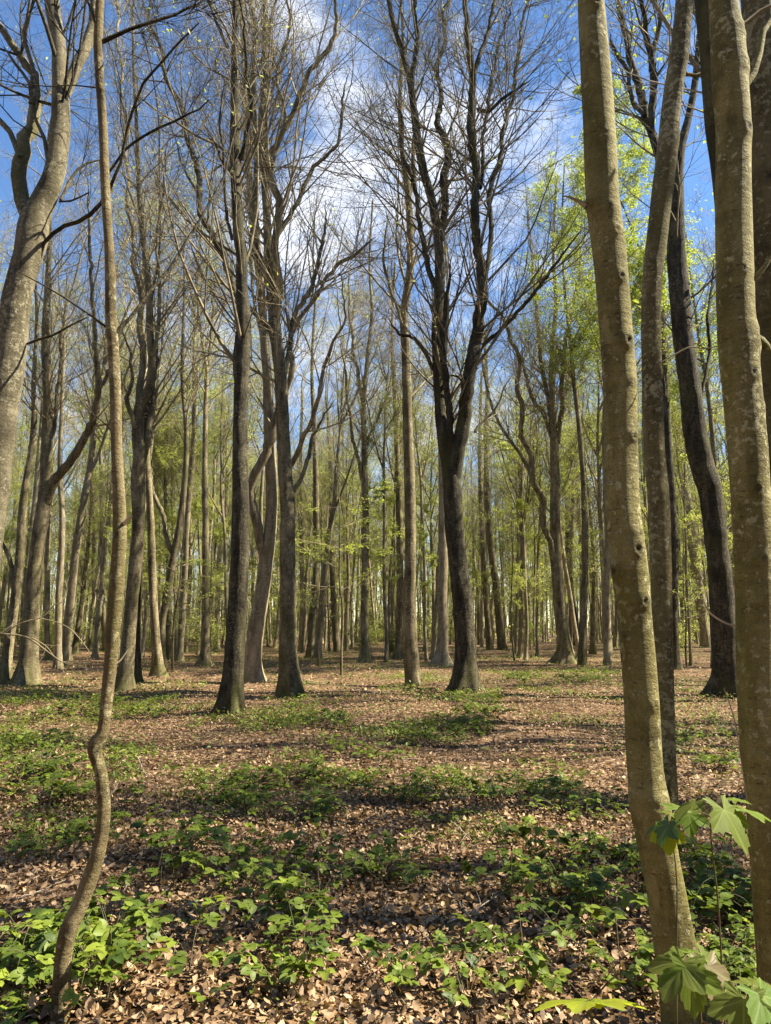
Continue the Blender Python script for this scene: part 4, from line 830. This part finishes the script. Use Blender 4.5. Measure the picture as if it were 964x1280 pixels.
# ------------------------------------------------------------------ dead leaves on the floor
def litter():
    rg = np.random.default_rng(9)
    def scatter(n, y0, y1, power):
        u = rg.random(n)
        if power == 0: Y = np.sqrt(y0 ** 2 + u * (y1 ** 2 - y0 ** 2))
        else: Y = y0 + u * (y1 - y0)
        return rg.uniform(-.60, .60, n) * Y, Y
    Vs = []; Ts = []; Rn = []; off = 0
    for n, y0, y1, pw, size, lift in ((60000, 2.6, 7.5, 0, .040, .055), (60000, 7.5, 18, 1, .044, .045), (22000, 18, 40, 1, .07, .05)):
        x, y = scatter(n, y0, y1, pw)
        keep = np.ones(n, bool); z = zt(x, y) + rg.random(n) ** 1.5 * lift
        for bx, by, br in BASES:      # leaves drift up against the stems
            d_ = np.hypot(x - bx, y - by); near_ = np.clip(1 - (d_ - br * .8) / .28, 0, 1) * (d_ > br * .5); z = z + near_ ** 1.5 * (.05 + .10 * rg.random(n))
        th = rg.uniform(0, 6.28, n); tilt = rg.normal(size=n) * .5; roll = rg.normal(size=n) * .5; curl = rg.uniform(-.1, .5, n); cup = rg.uniform(-.35, .35, n)
        s = size * np.where(rg.random(n) < .42, rg.uniform(.3, .6, n), rg.uniform(.6, 1.35, n)); wd = rg.uniform(.45, .72, n)
        # oval leaf: base, 2 left, tip, 2 right, 2 on the rib
        L = np.array([[-.5, 0], [-.2, .42], [.18, .5], [.56, 0], [.18, -.5], [-.2, -.42], [-.2, 0], [.2, 0]])
        lx = L[:, 0][None] * np.ones((n, 1)); ly = L[:, 1][None] * wd[:, None]
        lx = lx + rg.normal(size=lx.shape) * .035; ly = ly + rg.normal(size=ly.shape) * .04
        lz = curl[:, None] * lx ** 2 * 1.6 + cup[:, None] * np.abs(ly) * 1.4 + rg.normal(size=lx.shape) * .03
        lx, ly, lz = [q * s[:, None] for q in (lx, ly, lz)]
        # roll, tilt, turn
        c1, s1 = np.cos(roll)[:, None], np.sin(roll)[:, None]; ly, lz = ly * c1 - lz * s1, ly * s1 + lz * c1
        c1, s1 = np.cos(tilt)[:, None], np.sin(tilt)[:, None]; lx, lz = lx * c1 - lz * s1, lx * s1 + lz * c1
        c1, s1 = np.cos(th)[:, None], np.sin(th)[:, None]; lx, ly = lx * c1 - ly * s1, lx * s1 + ly * c1
        V = np.stack([lx + x[:, None], ly + y[:, None], lz + z[:, None] + .012], -1)
        if y0 < 6: F_ = np.array([[0, 6, 1], [1, 6, 7], [1, 7, 2], [2, 7, 3], [3, 7, 4], [4, 7, 5], [5, 7, 6], [5, 6, 0]])
        else:
            V = V[:, [0, 2, 3, 4, 7]]; F_ = np.array([[0, 4, 1], [1, 4, 2], [2, 4, 3], [3, 4, 0]])
        m_ = V.shape[1]
        Vs.append(V.reshape(-1, 3)); Ts.append((np.arange(n)[:, None, None] * m_ + F_[None]).reshape(-1, 3) + off); off += n * m_
        Rn.append(np.repeat(rg.random(n), m_))
    o = new_obj('leaf_litter', np_mesh('leaf_litter', np.concatenate(Vs), [np.concatenate(Ts)], True, {'rnd': np.concatenate(Rn)}), M['litter'], kind='stuff')
    tag(o, 'curled dead beech leaves carpeting the whole woodland floor', 'leaf litter')
litter()

# ------------------------------------------------------------------ green ground cover
# px, py, half width, half height of the green patches seen on the floor, and how dense
PATCH = [(40, 880, 55, 22, 1), (170, 882, 90, 14, 1), (230, 905, 40, 8, .5), (20, 930, 40, 18, 1), (50, 975, 60, 26, 1), (150, 965, 30, 26, .7), (330, 905, 60, 14, .6), (400, 905, 60, 16, .7), (470, 925, 60, 14, .6), (545, 915, 50, 14, .8), (606, 903, 22, 16, 1),
         (590, 874, 60, 10, 1), (700, 850, 85, 16, 1), (740, 870, 60, 8, .7), (500, 855, 60, 12, .5), (560, 850, 90, 6, .5), (640, 826, 60, 4, .4), (450, 838, 40, 6, .6), (380, 880, 50, 8, .5), (230, 865, 40, 6, .4), (60, 900, 120, 8, .4),
         (860, 900, 50, 20, .5), (860, 860, 50, 8, .5), (700, 905, 60, 10, .35), (800, 820, 60, 5, .4), (350, 830, 40, 6, .4), (410, 822, 40, 4, .3), (110, 940, 70, 12, .3), (360, 1000, 80, 26, .5), (270, 990, 60, 24, .4), (560, 985, 60, 16, .5), (690, 990, 60, 20, .5), (590, 1035, 60, 18, .3), (60, 1040, 70, 24, .4), (430, 975, 50, 12, .4)]
def cover():
    rg = np.random.default_rng(31); pos = []
    for (px, py, hw, hh, d) in PATCH:
        n = int(1500 * d * (hw / 60) * (hh / 14) ** .6)
        a = rg.uniform(0, 6.28, n); r = np.sqrt(rg.random(n)) * (1 + .35 * np.sin(3 * a + px))
        qx = px + hw * r * np.cos(a); qy = np.maximum(py + hh * r * np.sin(a), 803)
        for u, v in zip(qx, qy):
            pos.append(G(u, v))
    pos = np.array(pos); x, y = pos[:, 0], pos[:, 1]
    keep = (np.sin(x * 2.1) + np.sin(y * 1.7 + x) + rg.normal(size=len(x)) * .6) > -.7; x, y = x[keep], y[keep]
    n3 = 38000; yy = rg.uniform(9, 60, n3); xx = rg.uniform(-.58, .58, n3) * yy
    keep = (np.sin(xx * .9 + 1) * np.sin(yy * .5) + .6 * np.sin(xx * 2.3 + yy) + .6 * rg.normal(size=n3)) > .5; x = np.r_[x, xx[keep]]; y = np.r_[y, yy[keep]]
    n4 = 16000; yy = np.sqrt(rg.uniform(2.6 ** 2, 10 ** 2, n4)); xx = rg.uniform(-.58, .58, n4) * yy
    keep = (np.sin(xx * 3.1 + 2) * np.sin(yy * 2.7 + xx) + .5 * np.sin(xx * 7 + yy * 5) + .35 * rg.normal(size=n4)) > .75; x = np.r_[x, xx[keep]]; y = np.r_[y, yy[keep]]
    z = zt(x, y) + .02 + .11 * rg.random(len(x)) ** 1.4 * np.minimum(1, y / 14)
    far = y > 18
    V, T, rn = leaf_cards(np.c_[x, y, z], .062, rg, up=.6)
    V2 = V.reshape(-1, 4, 3); sc_ = (1 + np.clip((y - 14) / 40, 0, 1) - .45 * (y < 8))[:, None, None]; V2 = V2[:, :1] + (V2 - V2[:, :1]) * sc_
    o = new_obj('ground_cover', np_mesh('ground_cover', V2.reshape(-1, 3), [T], False, {'rnd': rn}), M['herb'], kind='stuff')
    tag(o, 'small green woodland herbs growing in patches through the dead leaves', 'ground cover')
cover()

# brambles
def leaflet(L, w, fold, droop, seg=4):
    """one ovate leaflet from the origin along +x; returns verts, tris"""
    xs = np.linspace(0, 1, seg + 1); prof = np.sin(np.pi * xs ** .8) ** .75 * w / 2; prof[0] = prof[-1] = 0
    V = []; 
    for i, t in enumerate(xs):
        jag = 1 + (.08 if i % 2 else -.04)
        z = -droop * t * t * L
        V += [(t * L, 0, z), (t * L, prof[i] * L * jag, z + fold * prof[i] * L), (t * L, -prof[i] * L * jag, z + fold * prof[i] * L)]
    T = []
    for i in range(seg):
        a = i * 3; b = a + 3
        T += [(a, b, b + 1), (a, b + 1, a + 1), (a, b + 2, b), (a, a + 2, b + 2)]
    return np.array(V), np.array(T)
def compound(rg, size, seg=4):
    """bramble leaf: three leaflets on a stalk"""
    Vs = []; Ts = []; Rn = []; off = 0; r0 = rg.random()
    st = .5 * size
    for a, k_, ox in ((0, 1.0, st), (1.15, .82, st * .8), (-1.15, .82, st * .8)):
        V, T = leaflet(size * k_, .78, rg.uniform(.15, .4), rg.uniform(.1, .4), seg); a = a + rg.normal() * .12
        c, s = math.cos(a), math.sin(a); V = np.c_[V[:, 0] * c - V[:, 1] * s + ox, V[:, 0] * s + V[:, 1] * c, V[:, 2]]
        Vs.append(V); Ts.append(T + off); off += len(V); Rn += [r0] * len(V)
    # stalk
    w = .012 * size + .0008
    Vs.append(np.array([(0, -w, 0), (0, w, 0), (st, w, 0), (st, -w, 0)])); Ts.append(np.array([(0, 2, 1), (0, 3, 2)]) + off); Rn += [r0] * 4
    return np.concatenate(Vs), np.concatenate(Ts), np.array(Rn)
rgb = np.random.default_rng(55)
LEAFM = []
for i in range(10):
    V, T, rn = compound(rgb, 1.0); rn[:] = i / 10; me = np_mesh('leaf', V, [T], True, {'rnd': rn}); me.materials.append(M['bramble']); LEAFM.append(me)
def bramble_layout(rg, n_stem, reach, height, leaf_n, size):
    """stems (polylines) and leaf frames (pos, direction angle, tilt, size)"""
    st = []; fr = []
    for j in range(n_stem):
        a = rg.uniform(0, 6.28); L = reach * rg.uniform(.5, 1); H = height * rg.uniform(.5, 1.1); t = np.linspace(0, 1, 8)
        x = np.cos(a) * L * t; y = np.sin(a) * L * t; b = rg.uniform(-.5, .5)
        x = x - np.sin(a) * b * L * t ** 2 * .5; y = y + np.cos(a) * b * L * t ** 2 * .5
        z = H * np.sin(np.pi * np.clip(t * rg.uniform(.55, .9), 0, 1)) + .01
        P = np.c_[x, y, z]; st.append(P)
        for q in range(leaf_n):
            u = rg.uniform(.2, 1); k_ = min(int(u * 7), 6); w = u * 7 - k_; p = P[k_] * (1 - w) + P[min(k_ + 1, 7)] * w
            fr.append((p, a + rg.choice([-1, 1]) * rg.uniform(.3, 1.5), rg.uniform(-.5, .25), rg.normal() * .35, size * rg.uniform(.7, 1.25)))
    return np.array(st), fr
def bramble_near(px, py, label, group, scale=1.0, n_stem=5, leaf_n=4, mtl=None, seed=0, name='bramble', height=.22):
    rg = np.random.default_rng(seed); x, y = G(px, py); rt = root(name, (x, y, zt(x, y)), label, 'bramble', group)
    st, fr = bramble_layout(rg, n_stem, .33 * scale, height * scale, leaf_n, .052 * scale)
    tb = Tubes(); tb.add(st, np.full((len(st), 8), .0022) * np.linspace(1, .5, 8), 5); new_obj('stems', tb.mesh('stems'), M['stem'], rt)
    for (p, a, ti, ro, s) in fr:
        o = new_obj('leaf', LEAFM[rg.integers(0, 10)], None, rt); o.location = (p[0], p[1], p[2] + .004); o.rotation_euler = (ro, ti, a); o.scale = (s, s, s)
# variants for copies at middle distance
BV = []
for i in range(6):
    rg = np.random.default_rng(300 + i); st, fr = bramble_layout(rg, 7, .46, .18, 5, .056); tb = Tubes(); tb.add(st, np.full((len(st), 8), .003), 3)
    Vs = []; Ts = []; Rn = []; off = 0
    for (p, a, ti, ro, s) in fr:
        V, T, rn = compound(rg, s, 3); mt = Euler((ro, ti, a)).to_matrix(); V = V @ np.array(mt).T + p; Vs.append(V); Ts.append(T + off); off += len(V); Rn.append(rn)
    lm = np_mesh('foliage', np.concatenate(Vs), [np.concatenate(Ts)], True, {'rnd': np.concatenate(Rn)}); sm = tb.mesh('stems'); sm.materials.append(M['stem']); lm.materials.append(M['bramble']); BV.append((sm, lm))
NEAR = [  # px, py, spread px, spread py, how many, zone phrase
    (40, 1235, 87, 60, 12, 'at the foot of the crooked sapling'), (160, 1225, 87, 60, 9, 'just right of the foot of the crooked sapling'), (330, 1195, 87, 67, 9, 'in the bright leaf litter at the lower centre left'),
    (560, 1235, 79, 45, 6, 'at the bottom left of the smooth knotted stem'), (730, 1215, 87, 54, 6, 'close to the left of the smooth knotted stem'), (920, 1180, 72, 75, 8, 'between the two big stems at the right'), (720, 1095, 116, 54, 12, 'in the dark patch left of the knotted stem'), (890, 1075, 58, 42, 6, 'in the shade between the right stems'),
    (300, 1095, 116, 42, 9, 'in the shaded band across the left centre'), (450, 1085, 101, 36, 6, 'in the shaded band across the middle'), (190, 1065, 87, 54, 6, 'right of the bend in the crooked sapling')]
sd_ = 0
for (px, py, hw, hh, n, zone) in NEAR:
    rg = np.random.default_rng(px)
    spots = sorted((px + hw * math.sqrt(rg.random()) * math.cos(a), py + hh * math.sqrt(rg.random()) * math.sin(a)) for a in rg.uniform(0, 6.28, n))
    for i, (qx, qy) in enumerate(spots):
        sd_ += 1
        bramble_near(qx, min(qy, 1276), f'{ORD[i]} toothed bramble from the left {zone}', f'brambles {zone}', rg.uniform(.8, 1.25), n_stem=4, leaf_n=4, seed=900 + sd_)
MIDP = [(50, 1245, 90, 36, 6, 'low at the bottom left corner'), (740, 1100, 90, 40, 9, 'in the tangle left of the knotted stem'), (900, 1170, 60, 80, 11, 'in the tangle between the right stems'), (380, 1095, 130, 26, 5, 'in the dark band across the left centre'), (50, 985, 70, 36, 11, 'in the sunny patch at the left edge'), (360, 1000, 90, 34, 10, 'in the middle ground left of centre'), (270, 1010, 60, 40, 5, 'right of the crooked sapling in the middle ground'), (560, 1000, 70, 30, 6, 'in the open litter in the middle'), (700, 1000, 60, 30, 7, 'in the open litter left of the knotted stem'), (60, 1060, 60, 26, 5, 'left of the crooked sapling'),
        (120, 890, 120, 14, 16, 'round the feet of the left trunks'), (380, 905, 70, 18, 7, 'in front of the streaked beech'), (535, 915, 60, 14, 6, 'in front of the twin-stemmed beech'), (606, 905, 14, 12, 5, 'in a dark clump right of the twin-stemmed beech'), (588, 882, 36, 6, 8, 'round the foot of the twin-stemmed beech'), (700, 852, 80, 12, 20, 'in the dark strip before the brown forked beech'),
        (880, 930, 50, 40, 8, 'between the right stems in the middle ground'), (430, 960, 80, 20, 7, 'in the middle of the floor'), (500, 868, 30, 6, 4, 'round the foot of the knotted trunk'), (30, 935, 50, 20, 8, 'left of the kink of the crooked sapling')]
for (px, py, hw, hh, n, zone) in MIDP:
    rg = np.random.default_rng(px + 5)
    spots = sorted((px + hw * math.sqrt(rg.random()) * math.cos(a), py + hh * math.sqrt(rg.random()) * math.sin(a)) for a in rg.uniform(0, 6.28, n))
    for i, (qx, qy) in enumerate(spots):
        x, y = G(qx, min(qy, 1285)); v = rg.integers(0, 6)
        rt = root('bramble', (x, y, zt(x, y)), f'{ORD[i]} leafy bramble from the left {zone}', 'bramble', f'brambles {zone}'); rt.rotation_euler = (0, 0, rg.uniform(0, 6.28)); s_ = rg.uniform(.7, 1.15) * (.85 if y < 6 else 1); rt.scale = (s_, s_, s_)
        new_obj('stems', BV[v][0], None, rt, 'stuff'); new_obj('foliage', BV[v][1], None, rt, 'stuff')

# ------------------------------------------------------------------ sycamore seedlings at the lower right
def syc_mesh(seed):
    rg = np.random.default_rng(seed)
    # five lobes: angle, length
    lob = [(-2.25, .55), (-1.05, .86), (0, 1.0), (1.05, .86), (2.25, .55)]
    tips = []; 
    pts = [(-.10, -.02, 0)]
    out = []   # (angle, radius, vein)
    for i, (a, l) in enumerate(lob):
        if i > 0:
            am = (lob[i - 1][0] + a) / 2; out.append((am, .68 * min(lob[i - 1][1], l) + .03, 0))
        for da, rr_ in ((-.42, .66), (-.36, .76), (-.28, .75), (-.22, .88), (-.13, .86), (-.08, .95), (0, 1.0), (.08, .95), (.13, .86), (.22, .88), (.28, .75), (.36, .76), (.42, .66)):
            if i == 0 and da < -.3: continue
            if i == 4 and da > .3: continue
            out.append((a + da * (1.15 if abs(a) < 2 else .9), l * rr_ * (1 + rg.normal() * .02), 1 if da == 0 else max(0, 1 - abs(da) / .12) * .6))
    V = [(0, 0, 0)]; ve = [1.0]; 
    for k_ in (.5, 1.0):
        for (a, r, v) in out:
            rr_ = r * k_ if k_ == 1 else min(r * .55, .45)
            near = min(abs(a - l_[0]) for l_ in lob); z = -.16 * rr_ ** 2 + .10 * rr_ * min(near, .5) * 2 * (1 if k_ == 1 else .8) + rg.normal() * .006
            V.append((rr_ * math.cos(a), rr_ * math.sin(a), z)); ve.append(max(0, 1 - near / .16) if near < .16 else 0)
    n = len(out); T = []
    for i in range(n - 1):
        T += [(0, 1 + i, 2 + i)]; T += [(1 + i, 1 + n + i, 2 + n + i), (1 + i, 2 + n + i, 2 + i)]
    return np_mesh('leaf', np.array(V), [np.array(T)], True, {'rnd': np.full(len(V), rg.random()), 'vein': np.array(ve)})
SM = [syc_mesh(i) for i in range(5)]
def syc(label, stem, Y, leaves, mt='syc', k=0.0):
    """stem: pixel path from the foot; leaves: (px, py, length px, heading deg, tilt deg, roll deg, material, depth offset)"""
    x0, _ = P3(stem[0][0], stem[0][1], Y); foot = np.array([x0[0], Y, zt(x0[0], Y)])
    Q, QR = path(stem, Y, k); Q[0, 2] = foot[2] - .02
    rt = root('sycamore_seedling', foot, label, 'seedling')
    q, qr = resample(Q, QR, n=30); tb = Tubes(); tb.add(q, qr, 6); new_obj('stem', tb.mesh('stem', foot), M['stem'], rt)
    for i, (px, py, lp, hd, ti, ro, mm, dy) in enumerate(leaves):
        p, mpp = P3(px, py, Y + dy); me = SM[i % 5].copy(); me.materials.clear(); me.materials.append(M[mm])
        j = np.argmin(np.linalg.norm(q - p, axis=1)); 
        o = new_obj('leaf', me, None, rt); o.location = Vector(p - foot); o.rotation_euler = Euler((R(ro), R(ti), R(hd)), 'XYZ'); s = lp * mpp * .86; o.scale = (s, s, s)
        mid = (q[j] + p) / 2 + [0, 0, .01]; pq, pr = resample(np.array([q[j], mid, p]), np.array([.0014, .0012, .001]), n=8)
        tb = Tubes(); tb.add(pq - foot, pr, 5); new_obj('stalk', tb.mesh('stalk'), M['stem'], rt)
# heading: 0 = right, 270 = towards the viewer; tilt: positive tips the leaf tip down
syc('sycamore seedling holding a broad pale leaf against the right edge trunk at knee height', [(905, 1290, 2.5), (902, 1200, 2.5), (897, 1120, 2.2), (890, 1060, 2), (888, 1020, 1.8)], 2.55,
    [(868, 1003, 44, 200, 25, 15, 'syc', -.05), (862, 1018, 34, 250, 45, 0, 'syc', 0), (905, 1012, 62, 300, 50, -5, 'syc', -.1), (930, 1012, 44, 350, 15, 0, 'syc', -.05), (893, 1006, 30, 270, 60, 20, 'sycbrown', .02), (915, 1000, 30, 30, 0, 0, 'syc', .1)])
syc('small sycamore seedling in front of the smooth stem with one glowing yellow-green leaf', [(838, 1290, 2), (846, 1200, 2), (846, 1100, 1.8), (838, 1030, 1.6)], 2.6,
    [(834, 1038, 34, 262, 72, 0, 'sycy', -.02), (836, 1030, 36, 200, 50, 0, 'shade', -.05), (842, 1018, 40, 20, 10, 0, 'syc', 0), (826, 1030, 28, 170, 30, 0, 'shade', .02), (846, 1012, 36, 60, -5, 10, 'syc', .08)])
syc('sycamore seedling crowded over the foot of the smooth stem with veined hanging leaves', [(880, 1330, 3), (876, 1270, 3), (868, 1220, 2.6), (866, 1195, 2)], 2.1,
    [(852, 1203, 62, 215, 35, 0, 'syc', -.1), (862, 1212, 58, 258, 60, 0, 'syc', -.12), (885, 1208, 52, 285, 62, -8, 'sycbrown', -.08), (880, 1200, 56, 325, 45, 5, 'syc', -.05), (870, 1194, 36, 20, 10, 0, 'syc', .05), (858, 1192, 40, 150, 10, 0, 'syc', .08)])
syc('low sycamore seedling at the bottom right corner with big flat leaves', [(960, 1330, 3), (952, 1290, 3), (945, 1262, 2.5), (942, 1240, 2)], 2.0,
    [(930, 1250, 66, 240, 40, 0, 'syc', -.1), (952, 1244, 64, 300, 35, 0, 'syc', -.1), (940, 1232, 50, 20, 5, 0, 'syc', .05), (918, 1240, 44, 160, 10, 0, 'syc', .02)])
syc('sycamore seedling at the bottom edge holding flat yellow-green leaves edge-on', [(742, 1330, 2.5), (740, 1290, 2.5), (736, 1256, 2)], 2.25,
    [(733, 1252, 80, 184, -2, 20, 'sycy', -.02), (744, 1252, 70, 357, -4, -20, 'sycy', .0), (738, 1250, 50, 90, 20, 0, 'sycy', .05), (738, 1252, 44, 215, -8, 16, 'sycy', 0)])

# ------------------------------------------------------------------ fallen twigs
TW = [([(655, 1120), (668, 1140), (680, 1155)], 'pale curved twig lying left of the smooth knotted stem'), ([(20, 1142), (50, 1132), (80, 1117)], 'long pale twig left of the crooked sapling'), ([(265, 1142), (268, 1110), (272, 1090)], 'upright forked dead twig in the shaded brambles'),
      ([(232, 1146), (250, 1142), (266, 1140)], 'thin pale twig lying below the upright dead twig'), ([(443, 1182), (462, 1215), (482, 1238)], 'long brown twig slanting in the sunlit litter at lower centre'), ([(482, 1238), (500, 1262), (512, 1272)], 'pale twig at the bottom edge left of the seedlings'),
      ([(552, 1095), (565, 1112), (585, 1132)], 'thin twig across the shaded litter band'), ([(172, 955), (178, 968), (186, 978)], 'short pale twig leaning right of the kinked sapling'), ([(905, 925), (912, 935), (922, 942)], 'short pale twig between the right stems'), ([(563, 1030), (575, 1042), (590, 1055)], 'thin twig on the open litter in the middle'),
      ([(560, 1150), (600, 1130), (640, 1105)], 'branched dark twig across the shaded litter left of the brambles'), ([(880, 1040), (905, 1060), (925, 1090), (964, 1115)], 'long stick slanting down in front of the right edge trunk'), ([(445, 868), (470, 872), (486, 876)], 'fallen stick left of the twin-stemmed beech'), ([(690, 868), (706, 873), (716, 880)], 'pale fallen stick in front of the right forked beech'),
      ([(395, 1050), (420, 1040), (436, 1032)], 'thin twig in the open litter left of centre'), ([(600, 1180), (640, 1165), (660, 1160)], 'small twig among the lower right litter')]
for i, (pts, lb) in enumerate(TW):
    rg = np.random.default_rng(i + 40); W_ = []
    for j, (px, py) in enumerate(pts):
        x, y = G(px, min(py, 1278)); W_.append([x, y, zt(x, y) + .05 + .02 * rg.random()])
    if i == 2:
        x, y = G(265, 1142); W_ = [[x, y, zt(x, y)], [x + .01, y - .01, .12], [x + .03, y, .21]]
    W_ = np.array(W_); foot = W_[0].copy(); foot[2] = zt(foot[0], foot[1]); sc_ = max(.6, min(2.0, foot[1] / 6))
    q, qr = resample(W_, np.linspace(.0042, .002, len(W_)) * sc_, n=16); q = q + rg.normal(size=q.shape) * .003
    A, AR = kids(q[None], qr[None], 3, .3, .9, lambda pl, t: .25 * pl, (25, 50), 5, .02, .12, .7, .0012, rg)
    tb = Tubes(); tb.add(q - foot, qr, 6); tb.add(A - foot, AR, 4)
    o = new_obj('fallen_twig', tb.mesh('fallen_twig'), M['deadtwig'] if i % 3 != 2 or i == 2 else M['twig']); o.location = foot; tag(o, lb, 'twig')

print('TRIS', sum(sum(len(p.vertices)-2 for p in m.polygons) for m in bpy.data.meshes if m.users)) if False else None
